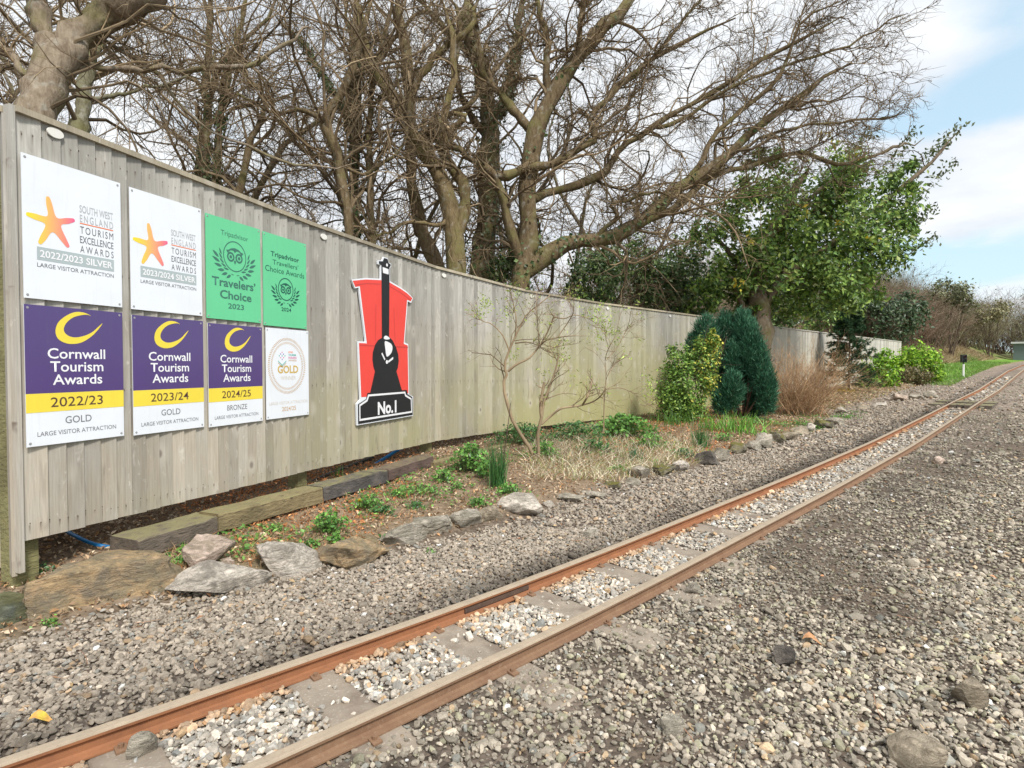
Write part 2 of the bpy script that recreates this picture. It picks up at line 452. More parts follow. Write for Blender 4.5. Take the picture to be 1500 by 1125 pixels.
def concrete():
    m, nt, b = new_mat('dusty_concrete')
    p = pos_vec(nt)
    f = noise(nt, p, 9, 7, 0.65); g = noise(nt, p, 110, 3)
    c = mixc(nt, mrange(nt, f, 0.35, 0.65), (0.33, 0.275, 0.215), (0.25, 0.205, 0.16))
    c = mixc(nt, mrange(nt, g, 0.58, 0.72, 0, 0.7), c, (0.47, 0.41, 0.35))
    c = mixc(nt, mrange(nt, noise(nt, p, 7.5, 5), 0.48, 0.66, 0, 0.75), c, (0.17, 0.13, 0.10))
    setc(nt, b, c); b.inputs['Roughness'].default_value = 0.95; bump(nt, b, g, 0.4, 0.004)
    return m
M['concrete'] = concrete()

def gravel_stone():
    m, nt, b = new_mat('gravel_stone')
    f = noise(nt, pos_vec(nt), 120, 4, 0.65)
    cc = nd(nt, 'ShaderNodeVectorMath', operation='SCALE')
    nt.links.new(attr(nt, 'tint', 'INSTANCER'), cc.inputs[0]); nt.links.new(mrange(nt, f, 0.3, 0.7, 0.72, 1.25), cc.inputs['Scale'])
    nt.links.new(cc.outputs[0], b.inputs['Base Color'])
    b.inputs['Roughness'].default_value = 0.85; b.inputs['Specular IOR Level'].default_value = 0.25
    bump(nt, b, f, 0.4, 0.002)
    return m
M['stone'] = gravel_stone()

def ground_mat():
    m, nt, b = new_mat('ground_surface')
    p = pos_vec(nt)
    base = attr(nt, 'Col')
    sepc = nd(nt, 'ShaderNodeAttribute'); sepc.attribute_name = 'zone'
    zone = sepc.outputs['Fac']                   # 1 = stony, 0 = earth or grass
    vo = nd(nt, 'ShaderNodeTexVoronoi'); vo.inputs['Scale'].default_value = 42
    nt.links.new(p, vo.inputs['Vector'])
    cellv = nd(nt, 'ShaderNodeSeparateXYZ'); nt.links.new(vo.outputs['Color'], cellv.inputs[0])
    t1 = mrange(nt, cellv.outputs[0], 0, 1, 0.55, 1.5)
    f = noise(nt, p, 18, 6, 0.7); t2 = mrange(nt, f, 0.3, 0.7, 0.6, 1.4)
    mixf = nd(nt, 'ShaderNodeMix'); mixf.data_type = 'FLOAT'
    nt.links.new(zone, mixf.inputs['Factor']); nt.links.new(t2, mixf.inputs['A']); nt.links.new(t1, mixf.inputs['B'])
    f3 = noise(nt, p, 0.8, 5, 0.6); t3 = mrange(nt, f3, 0.3, 0.7, 0.8, 1.2)
    mm = nd(nt, 'ShaderNodeMath', operation='MULTIPLY'); nt.links.new(mixf.outputs['Result'], mm.inputs[0]); nt.links.new(t3, mm.inputs[1])
    cc = nd(nt, 'ShaderNodeVectorMath', operation='SCALE'); nt.links.new(base, cc.inputs[0]); nt.links.new(mm.outputs[0], cc.inputs['Scale'])
    nt.links.new(cc.outputs[0], b.inputs['Base Color'])
    b.inputs['Roughness'].default_value = 0.95; b.inputs['Specular IOR Level'].default_value = 0.1
    hh = nd(nt, 'ShaderNodeMath', operation='ADD'); nt.links.new(f, hh.inputs[0]); nt.links.new(mrange(nt, vo.outputs['Distance'], 0, 0.6, 0.6, 0), hh.inputs[1])
    bump(nt, b, hh.outputs[0], 0.8, 0.015)
    return m
M['ground'] = ground_mat()
M['white_post'] = simple('white_paint', (0.78, 0.78, 0.76), 0.5, 0.06)
M['black'] = simple('black_housing', (0.03, 0.03, 0.033), 0.5, 0.2)
M['blue_pipe'] = simple('blue_plastic', (0.012, 0.17, 0.42), 0.4, 0.15)
M['black_pipe'] = simple('black_plastic', (0.02, 0.02, 0.02), 0.35, 0.2)
M['disc'] = simple('cream_plastic', (0.75, 0.73, 0.68), 0.35, 0.05)
M['nail'] = simple('rusty_nail', (0.07, 0.045, 0.03), 0.8, 0.2)
M['screw'] = simple('zinc_screw', (0.32, 0.32, 0.33), 0.35, 0.1)

# ------------------------------------------------------------------ the line of the track
# along, x, y, rail-head height above the datum
TRK = [(-2.5,-2.90,-0.483,.135),(0,-1.08,1.23,.097),(1,-.35,1.92,.076),(2,.36,2.63,.066),(3,1.06,3.35,.070),(5,2.44,4.76,.081),(8,4.53,6.93,.110),(12,7.33,9.88,.193),
       (16,10.10,12.78,.298),(20,12.78,15.55,.400),(25,16.28,19.2,.62),(30,19.79,22.84,.847),(40,26.65,30.06,1.067),(55,37.2,40.7,1.30),(75,51.4,54.8,1.45)]
TK = np.array([t[1:] for t in TRK]); TS0 = np.array([t[0] for t in TRK])
TS = np.linspace(-2.5, 75, 1200)
def smooth_interp(s, k):
    y = np.interp(s, TS0, TK[:, k])
    return y
TX = np.array([np.mean([smooth_interp(s + o, 0) for o in (-.6, -.3, 0, .3, .6)]) for s in TS])
TY = np.array([np.mean([smooth_interp(s + o, 1) for o in (-.6, -.3, 0, .3, .6)]) for s in TS])
TZ = np.array([np.mean([smooth_interp(s + o, 2) for o in (-.6, -.3, 0, .3, .6)]) for s in TS])
TH = np.arctan2(np.gradient(TX), np.gradient(TY))            # heading, clockwise from +Y
AX = R(44.2); AT = np.array([math.sin(AX), math.cos(AX)]); AN = np.array([-math.cos(AX), math.sin(AX)])
A0 = np.array([-1.08, 1.23])
_ts = (np.stack([TX, TY], 1) - A0) @ AT; _td = (np.stack([TX, TY], 1) - A0) @ AN
def sd_of(x, y):
    """along-track distance and offset to the left of the track centre"""
    x = np.asarray(x, float); y = np.asarray(y, float)
    s = (x - A0[0]) * AT[0] + (y - A0[1]) * AT[1]
    d = (x - A0[0]) * AN[0] + (y - A0[1]) * AN[1] - np.interp(s, _ts, _td)
    return s, d
def xy_of(s, d):
    s = np.asarray(s, float); d = np.asarray(d, float) + np.interp(s, _ts, _td)
    return A0[0] + s * AT[0] + d * AN[0], A0[1] + s * AT[1] + d * AN[1]
def head_z(s): return np.interp(s, _ts, TZ)

J = np.array([(-2.045,2.40),(-1.472,4.20),(-.805,5.95),(.145,7.52),(1.36,8.92),(2.68,10.22),(4.0,11.52),(5.3,12.82),(14.55,21.9)])
ZTOP = [2.112, 2.085, 2.066, 2.03, 2.012, 2.005, 2.0, 1.985, 1.96]
_js, _jd = sd_of(J[:, 0], J[:, 1])
def rline(s): return np.interp(s, [0, 8, 10.5, 12.7, 18, 28, 34], [1.0, 1.1, 1.35, 1.72, 1.9, 1.6, .9])
def fence_d(s): return np.interp(s, _js, _jd)

def ground_z(x, y, fine=True):
    s, d = sd_of(x, y)
    hz = head_z(s)
    z = hz - 0.066
    z = z + 0.038 * sm(.22, .30, d)                                    # shoulder to the left, flush with the rail
    z = z + 0.014 * sm(-.25, -.36, d) * np.clip(.75 + .6 * vnoise(x, y, 3.3, 21), 0, 1.3) - 0.012 * sm(-.5, -1.4, d) - 0.03 * sm(-1.5, -5, d)
    rl = rline(s); bed = 0.075 * sm(rl - .08, rl + .2, d) + 0.045 * sm(rl + .2, rl + 1.4, d)
    near = sm(-0.35, 0.5, s)
    z = z + bed * near + 0.02 * (1 - near) * sm(1.0, 2.0, d)
    # woodland floor behind the fence, bank beside the line further on
    fd = fence_d(s)
    z = z + np.clip(d - fd - 1.0, 0, 22) * 0.085 * sm(0, 3, d - fd - 1)
    bank = sm(24.0, 29.0, s)
    z = z + bank * (1.55 * sm(2.0, 6.5, d) + 0.08 * np.clip(d - 6.5, 0, 20))
    z = z + sm(40, 120, np.hypot(s, d)) * 1.2 * vnoise(x, y, 0.01)
    if fine:
        w = np.where(np.abs(d) < .3, 0.0, 1.0)
        z = z + w * (0.012 * vnoise(x, y, 1.4) + 0.008 * vnoise(x, y, 4.0, 3.0)) + 0.03 * sm(1.2, 3, d) * vnoise(x, y, 0.9, 9)
    return z
def gz(x, y): return float(ground_z(x, y))

def build_ground():
    sv = np.concatenate([-np.geomspace(600, 4, 14), np.arange(-3.5, 10, .07), np.arange(10, 34, .3), np.arange(34, 80, 1.5), np.geomspace(82, 900, 14)])
    dv = np.concatenate([-np.geomspace(600, 12, 12), np.arange(-11, -4, .35), np.arange(-4, 4.2, .07), np.arange(4.3, 14, .35), np.geomspace(14.5, 900, 18)])
    S, D = np.meshgrid(sv, dv, indexing='ij')
    X, Y = xy_of(S, D)
    Z = ground_z(X, Y)
    n, m = S.shape
    i = np.arange(n - 1)[:, None]; j = np.arange(m - 1)[None, :]
    Q = np.stack([i * m + j, (i + 1) * m + j, (i + 1) * m + j + 1, i * m + j + 1], -1).reshape(-1, 4)[:, ::-1]
    x, y, s, d = X.ravel(), Y.ravel(), S.ravel(), D.ravel()
    nn = vnoise(x, y, 2.0, 2); n2 = vnoise(x, y, 0.35, 6)
    C = np.array([.125, .10, .08])[None] * (1 + 1.1 * sm(7, 16, np.hypot(x, y)))[:, None]; zone = np.ones(len(x))  # damp fines, darkened nearby to put the shade between stones into the colour
    def lay(mask, col):
        nonlocal C
        mask = np.clip(mask, 0, 1)[:, None]; C = C * (1 - mask) + np.array(col) * mask
    lay(sm(.3, .2, np.abs(d)) * .6, (.26, .22, .18))                               # pale ballast between the rails
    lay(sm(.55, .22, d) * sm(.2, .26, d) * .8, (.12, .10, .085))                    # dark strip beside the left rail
    nq = .75 * nn + .7 * vnoise(x, y, 4.2, 3) + .25 * vnoise(x, y, 11, 5); dirt = sm(.15, .7, nq + .2 * sm(-1.3, -.5, d)) * sm(-.25, -.4, d) * sm(-6, -2.0, d) * sm(16, 8, s)
    lay(dirt * .75, (.135, .105, .08)); zone = zone * (1 - .6 * dirt)
    lay(sm(-2.2, -4, d) * sm(.0, .8, n2) * .5, (.30, .29, .22))
    bedm = sm(rline(s) - .05, rline(s) + .15, d)
    lay(bedm, (.25, .185, .125)); zone = zone * (1 - bedm)
    lay(bedm * sm(.1, .6, nn) * .5, (.12, .13, .05))
    wood = sm(0.0, .4, d - fence_d(s)) * (s < 27)
    lay(wood, (.13, .09, .06))
    verge = sm(22, 24, s) * sm(.9, 1.3, d) * sm(3.4, 2.2, d)
    lay(verge, (.16, .30, .045)); zone = zone * (1 - verge)
    bk = sm(24, 27, s) * sm(2.2, 3.2, d)
    lay(bk, (.27, .22, .12)); lay(bk * sm(.0, .6, n2), (.17, .22, .06)); zone = zone * (1 - bk)
    far = sm(60, 90, np.hypot(s, d)); lay(far, (.10, .14, .05)); zone = zone * (1 - far)
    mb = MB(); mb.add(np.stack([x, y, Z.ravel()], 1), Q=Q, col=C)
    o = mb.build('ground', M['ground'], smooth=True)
    a = o.data.attributes.new('zone', 'FLOAT', 'POINT'); a.data.foreach_set('value', zone.astype(np.float32))
    tag(o, kind='structure')
build_ground()

# ------------------------------------------------------------------ railway track
def sweep(prof, s0, s1, side, step=0.12):
    """profile points (offset to the right of the rail centre, height under the head) along the track"""
    ss = np.arange(s0, s1 + 1e-6, step if s1 < 20 else step)
    x = np.interp(ss, TS, TX); y = np.interp(ss, TS, TY); z = np.interp(ss, TS, TZ); th = np.interp(ss, TS, TH)
    rt = np.stack([np.cos(th), -np.sin(th), np.zeros_like(th)], 1)
    c = np.stack([x, y, z], 1) + rt * (side * 0.21)
    P = np.array(prof)
    V = c[:, None, :] + rt[:, None, :] * P[None, :, 0:1] + np.array([0, 0, 1.])[None, None, :] * P[None, :, 1:2]
    n, k = len(ss), len(P)
    i = np.arange(n - 1)[:, None]; j = np.arange(k)[None, :]; j2 = (j + 1) % k
    Q = np.stack([i * k + j, (i + 1) * k + j, (i + 1) * k + j2, i * k + j2], -1).reshape(-1, 4)
    return V.reshape(-1, 3), Q, k, n
RAIL = [(-.016,-.001),(-.012,.0),(.012,.0),(.016,-.001),(.018,-.006),(.017,-.014),(.007,-.021),(.005,-.026),(.005,-.044),(.012,-.048),(.030,-.052),(.030,-.057),
        (-.030,-.057),(-.030,-.052),(-.012,-.048),(-.005,-.044),(-.005,-.026),(-.007,-.021),(-.017,-.014),(-.018,-.006)]
track = empty('railway_track', (A0[0], A0[1], 0), 0, 'narrow rusty miniature railway track running through the gravel', 'railway track')
inv = Matrix.Translation((-A0[0], -A0[1], 0))
def under(o, root):
    o.parent = root; o.matrix_parent_inverse = root.matrix_basis.inverted(); return o
for side, mname in ((-1, 'rust'), (1, 'rust_dull')):
    V, Q, k, n = sweep(RAIL, -2.4, 74, side)
    mb = MB(); mb.add(V, Q=Q)
    rail = under(mb.build('rail', [M[mname], M['railtop']]), track)
    idx = np.zeros(len(Q), np.int32)
    jj = np.tile(np.arange(k), n - 1)
    idx[(jj <= 3) | (jj == 19)] = 1
    rail.data.polygons.foreach_set('material_index', idx)
    rail['label'] = 'bright orange rusted rail' if side < 0 else 'brown dusty rail'
V, Q, k, n = sweep([(.0055,-.024),(.013,-.026),(.013,-.040),(.011,-.045),(.0055,-.046)], 1.42, 1.80, -1, 0.19)
mb = MB(); mb.add(V, T=[(0,1,2),(0,2,3),(0,3,4),(len(V)-1,len(V)-2,len(V)-3),(len(V)-1,len(V)-3,len(V)-4),(len(V)-1,len(V)-4,len(V)-5)], Q=Q)
plate = under(mb.build('fishplate', M['fishplate']), track)
def track_pt(s, off, dz):
    x = np.interp(s, TS, TX); y = np.interp(s, TS, TY); z = np.interp(s, TS, TZ); th = np.interp(s, TS, TH)
    return np.array([x + math.cos(th) * off, y - math.sin(th) * off, z + dz]), th
for sb in (1.47, 1.56, 1.66, 1.75):
    p, th = track_pt(sb, -.21 + .013, -.034)
    mb = MB()
    ax = np.array([math.cos(th), -math.sin(th), 0.]); 
    tubes(mb, np.array([[p - ax * .004, p + ax * .006, p + ax * .0061, p + ax * .010, p + ax * .0101]]), np.array([[.008, .008, .004, .004, .0001]]), 6, (.1, .1, .1))
    bo = mb.build('bolt', M['fishplate']); bo.parent = plate; bo.matrix_parent_inverse = (track.matrix_basis @ Matrix.Identity(4)).inverted()
SLEEPERS = [0.23 - .52 * 3 + .52 * k for k in range(66)]
mb = MB()
rs = np.random.RandomState(2)
b = .013
V = [(-.43,-.078,-.07),(.43,-.078,-.07),(.43,.078,-.07),(-.43,.078,-.07),(-.43,-.078,-.004),(.43,-.078,-.004),(.43,.078,-.004),(-.43,.078,-.004),
     (-.425,-.073,0),(.425,-.073,0),(.425,.073,0),(-.425,.073,0)]
mb.add(V, Q=[(0,3,2,1),(8,9,10,11),(0,1,5,4),(1,2,6,5),(2,3,7,6),(3,0,4,7),(4,5,9,8),(5,6,10,9),(6,7,11,10),(7,4,8,11)])
sl_me = mb.mesh('sleeper', M['concrete'])
for i, s0 in enumerate(SLEEPERS):
    p, th = track_pt(s0, 0.06, -.0575)
    o = link('sleeper', sl_me, track); o.matrix_parent_inverse = track.matrix_basis.inverted()
    o.location = tuple(p); o.rotation_euler = (0, 0, -th + rs.uniform(-.03, .03))

cm = MB(); cm.add([(-.019,-.014,0),(.019,-.014,0),(.019,.014,0),(-.019,.014,0),(-.019,-.014,.005),(.012,-.014,.009),(.012,.014,.009),(-.019,.014,.005)], Q=[(4,5,6,7),(0,1,5,4),(1,2,6,5),(2,3,7,6),(3,0,4,7)])
tubes(cm, np.array([[(0,0,.004),(0,0,.017),(0,0,.0171)]]), np.array([[.0075,.0075,.0005]]), 6, (.2,.2,.2))
clip_me = cm.mesh('rail_clip', M['rust_dull'])
for s0 in SLEEPERS[2:34]:
    for sd_ in (-1, 1):
        for io in (-1, 1):
            p, th = track_pt(s0 + rs.uniform(-.02, .02), sd_ * .21 + io * .041, -.057)
            o = link('rail_clip', clip_me, track); o.matrix_parent_inverse = track.matrix_basis.inverted()
            o.location = tuple(p); o.rotation_euler = (0, 0, -th + (math.pi if io > 0 else 0))
# board crossing further along the line
cross = empty('board_crossing', (*track_pt(15.0, 0, 0)[0][:2], 0), 0, 'dark timber boards laid as a small crossing over the far part of the track', 'crossing')
for row, sc_ in enumerate((14.62, 15.42)):
    for off, w in ((-.40, .2), (-.112, .095), (0.0, .095), (.112, .095), (.40, .2)):
        p, th = track_pt(sc_ + rs.uniform(-.04, .04), off, -.05)
        mb = MB(); mb.box((-w/2, -.36, -.03), (w/2, .36, .052), (.1, .1, .1))
        o = mb.build('board', M['t_grey'], cross); o.matrix_parent_inverse = cross.matrix_basis.inverted()
        o.location = tuple(p); o.rotation_euler = (0, 0, -th)

# ------------------------------------------------------------------ fence
def board_mesh(name, h, mat, w=.0865, t0=.003, t1=.018):
    mb = MB()
    V = [(0,0,0),(w,0,0),(w,-t1,0),(0,-t0,0),(0,0,h),(w,0,h),(w,-t1,h),(0,-t0,h)]
    mb.add(V, Q=[(0,1,2,3),(7,6,5,4),(3,2,6,7),(2,1,5,6),(1,0,4,5),(0,3,7,4)])
    return mb.mesh(name, mat)
def fence_run(root, joints, ztops, nb, mat, capmat, bottom, disc=True, posts=True, hgt=1.80):
    """boards face the track; x runs along the fence, -y points at the track"""
    nails = MB()
    for i in range(len(joints) - 1):
        a, b_ = np.array(joints[i]), np.array(joints[i + 1])
        L = np.linalg.norm(b_ - a); th = math.atan2(b_[1] - a[1], b_[0] - a[0])
        dx = (b_ - a) / L; nrm = np.array([dx[1], -dx[0]])
        z1 = ztops[i]; z2 = ztops[i + 1]
        n = nb if isinstance(nb, int) else max(1, round(L / nb))
        pitch = (L - .024) / n
        me = board_mesh('board', hgt - .03, mat, pitch + .010)
        for k in range(n):
            u = .010 + k * pitch
            zt = z1 + (z2 - z1) * (u / L) - .026
            p = a + dx * u
            o = link('board', me, root); o.matrix_parent_inverse = root.matrix_basis.inverted()
            o.location = (p[0], p[1], zt - (hgt - .03) + rs.uniform(-.003, .003)); o.rotation_euler = (0, rs.uniform(-.0015, .0015), th - .011 * 0 - .128 * 0)
            if disc:
                for zz in (.06, .62, 1.18, 1.70):
                    for uu in (.25, .75):
                        q = a + dx * (u + pitch * uu) + nrm * (.005 + .011 * uu + .0008)
                        zc = zt - (hgt - .03) + zz + rs.uniform(-.012, .012); r = .0023
                        up = np.array([0, 0, 1.])
                        d3 = np.array([dx[0], dx[1], 0.]); c3 = np.array([q[0], q[1], zc])
                        nails.add([c3 + d3 * r * math.cos(t) + up * r * 1.3 * math.sin(t) for t in np.arange(6) * math.pi / 3], T=[(0,1,2),(0,2,3),(0,3,4),(0,4,5)])
        cm = MB(); cm.box((0, -.030, 0), (L - .002, .030, .026), (.5, .5, .5))
        o = cm.build('cap_rail', capmat, root); o.matrix_parent_inverse = root.matrix_basis.inverted()
        o.location = (a[0], a[1], z1 - .026); o.rotation_euler = (0, -math.atan2(z2 - z1, L), th)
        for zz in (.35, 1.15):
            cm = MB(); cm.box((0, .001, 0), (L, .036, .065), (.5, .5, .5))
            o = cm.build('back_rail', M['cap'], root); o.matrix_parent_inverse = root.matrix_basis.inverted()
            o.location = (a[0], a[1], z1 - 1.8 + zz); o.rotation_euler = (0, -math.atan2(z2 - z1, L), th)
        if posts:
            cm = MB(); cm.box((-.045, .038, 0), (.045, .128, 1.9), (.5, .5, .5))
            o = cm.build('post', M['post'], root); o.matrix_parent_inverse = root.matrix_basis.inverted()
            p = a + dx * (.045 if i == 0 else -0.03)
            o.location = (p[0], p[1], z1 - .03 - 1.9 if i else z1 - 2.2); o.rotation_euler = (0, 0, th)
            if i == 0: o.scale = (1, 1, 1.14)
        if disc:
            q = a + dx * .155; zc = z1 - .06 + (.004 if i == 0 else -.02)
            cm = MB()
            ts = np.arange(20) * 2 * math.pi / 20
            ring0 = np.stack([.036 * np.cos(ts), np.full(20, -.019), .022 * np.sin(ts)], 1)
            ring1 = np.stack([.034 * np.cos(ts), np.full(20, -.0235), .0205 * np.sin(ts)], 1)
            cm.add(np.vstack([ring0, ring1, [[0, -.0237, 0]]]), Q=[(j, (j+1) % 20, 20 + (j+1) % 20, 20 + j) for j in range(20)], T=[(20 + j, 20 + (j+1) % 20, 40) for j in range(20)])
            o = cm.build('disc', M['disc'], root); o.matrix_parent_inverse = root.matrix_basis.inverted()
            o.location = (q[0], q[1], zc); o.rotation_euler = (0, 0, th)
    if nails.V:
        o = nails.build('nail_head', M['nail'], root); o.matrix_parent_inverse = root.matrix_basis.inverted(); tag(o, kind='stuff')

fence = empty('wooden_fence', (J[0][0], J[0][1], 0), 0, 'long weathered grey board fence that carries the signs', 'fence')
fence_run(fence, [tuple(j) for j in J[:8]], ZTOP[:8], 24, M['fence'], M['cap'], .28)
# the corner: the fence turns back to the left
ret = [(-2.062, 2.395), (-2.95, 3.05)]
a, b_ = np.array(ret[1]), np.array(ret[0])
L = np.linalg.norm(b_ - a); th = math.atan2(b_[1] - a[1], b_[0] - a[0]); dx = (b_ - a) / L
me = board_mesh('board', 1.90, M['fence'], .10, .006, .018)
for k in range(12):
    p = b_ - dx * (.092 * (k + 1))
    o = link('board', me, fence, (p[0], p[1], .175)); o.matrix_parent_inverse = fence.matrix_basis.inverted(); o.rotation_euler = (0, 0, th)
cm = MB(); cm.box((0, -.03, 0), (1.09, .03, .026)); o = cm.build('cap_rail', M['cap'], fence)
o.matrix_parent_inverse = fence.matrix_basis.inverted(); o.location = (*(b_ - dx * 1.1), 2.083); o.rotation_euler = (0, 0, th)
cm = MB(); cm.box((-.02, -.02, 0), (.0, .018, 1.92)); o = cm.build('corner_batten', M['fence'], fence)
o.matrix_parent_inverse = fence.matrix_basis.inverted(); o.location = (J[0][0], J[0][1], .19); o.rotation_euler = (0, 0, R(72))

far_fence = empty('wooden_fence', (5.95, 13.37, 0), 0, 'paler whitish board fence behind the little spruce, beyond the holly trunk', 'fence')
fence_run(far_fence, [(5.75 + 1.825 * k * .7135, 13.26 + 1.825 * k * .7007) for k in range(8)], [1.965] * 8, 19, M['fence2'], M['fence2'], .2, disc=False, hgt=1.9)

# ------------------------------------------------------------------ signs
TH0 = math.atan2(J[1][1] - J[0][1], J[1][0] - J[0][0]); TH1 = math.atan2(J[2][1] - J[1][1], J[2][0] - J[1][0])
def pmat(name, col, rough=0.35, spec=0.4): 
    m, nt, b = new_mat(name)
    f = noise(nt, pos_vec(nt), 6, 5)
    c = mixc(nt, f, tuple(x * 0.92 for x in col), tuple(min(1, x * 1.05) for x in col))
    run = noise(nt, mapping(nt, pos_vec(nt), (1, 1, 0.08)), 45, 4, 0.6)
    c = mixc(nt, mrange(nt, run, 0.56, 0.78, 0, 0.22), c, tuple(x * 0.6 + .05 for x in col))
    c = mixc(nt, mrange(nt, noise(nt, pos_vec(nt), 160, 2), 0.70, 0.78, 0, 0.35), c, (0.25, 0.22, 0.16))
    setc(nt, b, c)
    b.inputs['Roughness'].default_value = rough; b.inputs['Specular IOR Level'].default_value = spec
    return m
P_white = pmat('sign_white', (0.80, 0.83, 0.88), 0.3)
P_purple = pmat('sign_purple', (0.085, 0.05, 0.19), 0.16, 0.6)
P_yellow = pmat('sign_yellow', (0.86, 0.68, 0.07), 0.3)
P_green = pmat('sign_green', (0.14, 0.60, 0.30), 0.28)
P_text_w = pmat('print_white', (0.85, 0.85, 0.88), 0.35)
P_grey = pmat('print_grey', (0.16, 0.16, 0.18), 0.4)
P_lgrey = pmat('print_light_grey', (0.46, 0.48, 0.50), 0.4)
P_silver = pmat('print_silver', (0.42, 0.49, 0.50), 0.35)
P_orange = pmat('print_orange', (0.85, 0.22, 0.08), 0.35)
P_brown = pmat('print_brown', (0.10, 0.05, 0.04), 0.35)
P_dgreen = pmat('print_dark_green', (0.012, 0.10, 0.075), 0.35)
P_mgreen = pmat('print_grey_green', (0.05, 0.17, 0.13), 0.35)
P_gold = pmat('print_gold', (0.62, 0.42, 0.10), 0.35)
P_bronze = pmat('print_bronze', (0.60, 0.42, 0.27), 0.35)
P_paleb = pmat('print_pale_bronze', (0.66, 0.60, 0.53), 0.35)
P_red = pmat('sign_red', (0.83, 0.075, 0.06), 0.4)
P_redline = pmat('sign_dark_red', (0.62, 0.06, 0.055), 0.4)
P_black = pmat('sign_black', (0.018, 0.018, 0.022), 0.4)
P_pink = pmat('print_pink', (0.72, 0.08, 0.30), 0.4); P_teal = pmat('print_teal', (0.03, 0.42, 0.36), 0.4); P_violet = pmat('print_violet', (0.16, 0.07, 0.45), 0.4)
def star_mat():
    m, nt, b = new_mat('print_star_gradient')
    sx = nd(nt, 'ShaderNodeSeparateXYZ'); nt.links.new(obj_vec(nt), sx.inputs[0])
    cr = nd(nt, 'ShaderNodeValToRGB'); e = cr.color_ramp.elements
    e[0].position = 0; e[0].color = (0.90, 0.72, 0.02, 1); e[1].position = 1; e[1].color = (0.80, 0.12, 0.28, 1)
    for p, c in ((.33, (0.92, 0.56, 0.10, 1)), (.6, (0.90, 0.38, 0.18, 1)), (.8, (0.88, 0.25, 0.20, 1))): x = cr.color_ramp.elements.new(p); x.color = c
    nt.links.new(mrange(nt, sx.outputs['X'], .014, .212), cr.inputs[0]); setc(nt, b, cr.outputs[0]); b.inputs['Roughness'].default_value = 0.35
    return m
P_star = star_mat()

LAY = [0]
def place(me, name, root, depth):
    o = link(name, me, root); o.location = (0, -depth, 0); return o
def flat(root, pts, mat, depth, name='print', k=1.0, holes=None):
    """polygon in millimetres on the sign's face"""
    pts = [Vector((p[0] / 1000, 0, p[1] / 1000)) for p in pts]
    lists = [[Vector((p.x, p.z, 0)) for p in pts]]
    allp = list(pts)
    for h in holes or []:
        hp = [Vector((p[0] / 1000, 0, p[1] / 1000)) for p in h]; allp += hp
        lists.append([Vector((p.x, p.z, 0)) for p in hp])
    tri = tessellate_polygon(lists)
    T = []
    for t in tri:
        a, b_, c = (allp[i] for i in t)
        cr = (b_.x - a.x) * (c.z - a.z) - (b_.z - a.z) * (c.x - a.x)
        T.append(t if cr > 0 else (t[0], t[2], t[1]))
    mb = MB(); mb.add([tuple(p) for p in allp], T=T)
    return place(mb.mesh(name, mat), name, root, depth / 1000)
def circle(cx, cy, rx, ry=None, n=40, a0=0, a1=360):
    ry = ry or rx
    t = np.radians(np.linspace(a0, a1, n, endpoint=(a1 - a0) < 360))
    return [(cx + rx * math.cos(q), cy + ry * math.sin(q)) for q in t]
def leafshape(cx, cy, L, W, ang):
    ca, sa = math.cos(R(ang)), math.sin(R(ang))
    pts = [(0, 0), (.25, .42), (.5, .5), (.78, .3), (1, 0), (.78, -.3), (.5, -.5), (.25, -.42)]
    return [(cx + (u * L) * ca - (v * W) * sa, cy + (u * L) * sa + (v * W) * ca) for u, v in pts]
def multi(root, polys, mat, depth, name):
    mb = MB()
    for p in polys:
        n = len(p)
        mb.add([(x / 1000, 0, y / 1000) for x, y in p], T=[(0, i, i + 1) for i in range(1, n - 1)])
    return place(mb.mesh(name, mat), name, root, depth / 1000)
def text(root, s, x0, x1, base, cap, mat, depth=1.2, bold=0.0, spacing=1.0, name='lettering'):
    cu = bpy.data.curves.new('t', 'FONT'); cu.body = s; cu.size = 1; cu.resolution_u = 3
    cu.offset = bold; cu.space_character = spacing; cu.fill_mode = 'FRONT'
    ob = bpy.data.objects.new('t', cu); COL.objects.link(ob)
    dg = bpy.context.evaluated_depsgraph_get(); dg.update()
    me = bpy.data.meshes.new_from_object(ob.evaluated_get(dg))
    bpy.data.objects.remove(ob); bpy.data.curves.remove(cu)
    n = len(me.vertices); co = np.zeros(n * 3, np.float32); me.vertices.foreach_get('co', co); co = co.reshape(-1, 3)
    xmin, xmax = co[:, 0].min(), co[:, 0].max(); ytop = co[:, 1].max() if s[0].isupper() and s.upper() == s else co[:, 1].max() * .97
    sx = (x1 - x0) / 1000 / (xmax - xmin); sy = cap / 1000 / ytop
    new = np.stack([x0 / 1000 + (co[:, 0] - xmin) * sx, np.zeros(n), base / 1000 + co[:, 1] * sy], 1).astype(np.float32)
    me.vertices.foreach_set('co', new.ravel()); me.materials.clear(); me.materials.append(mat); me.update()
    me.name = 'lettering'
    return place(me, name, root, depth / 1000)

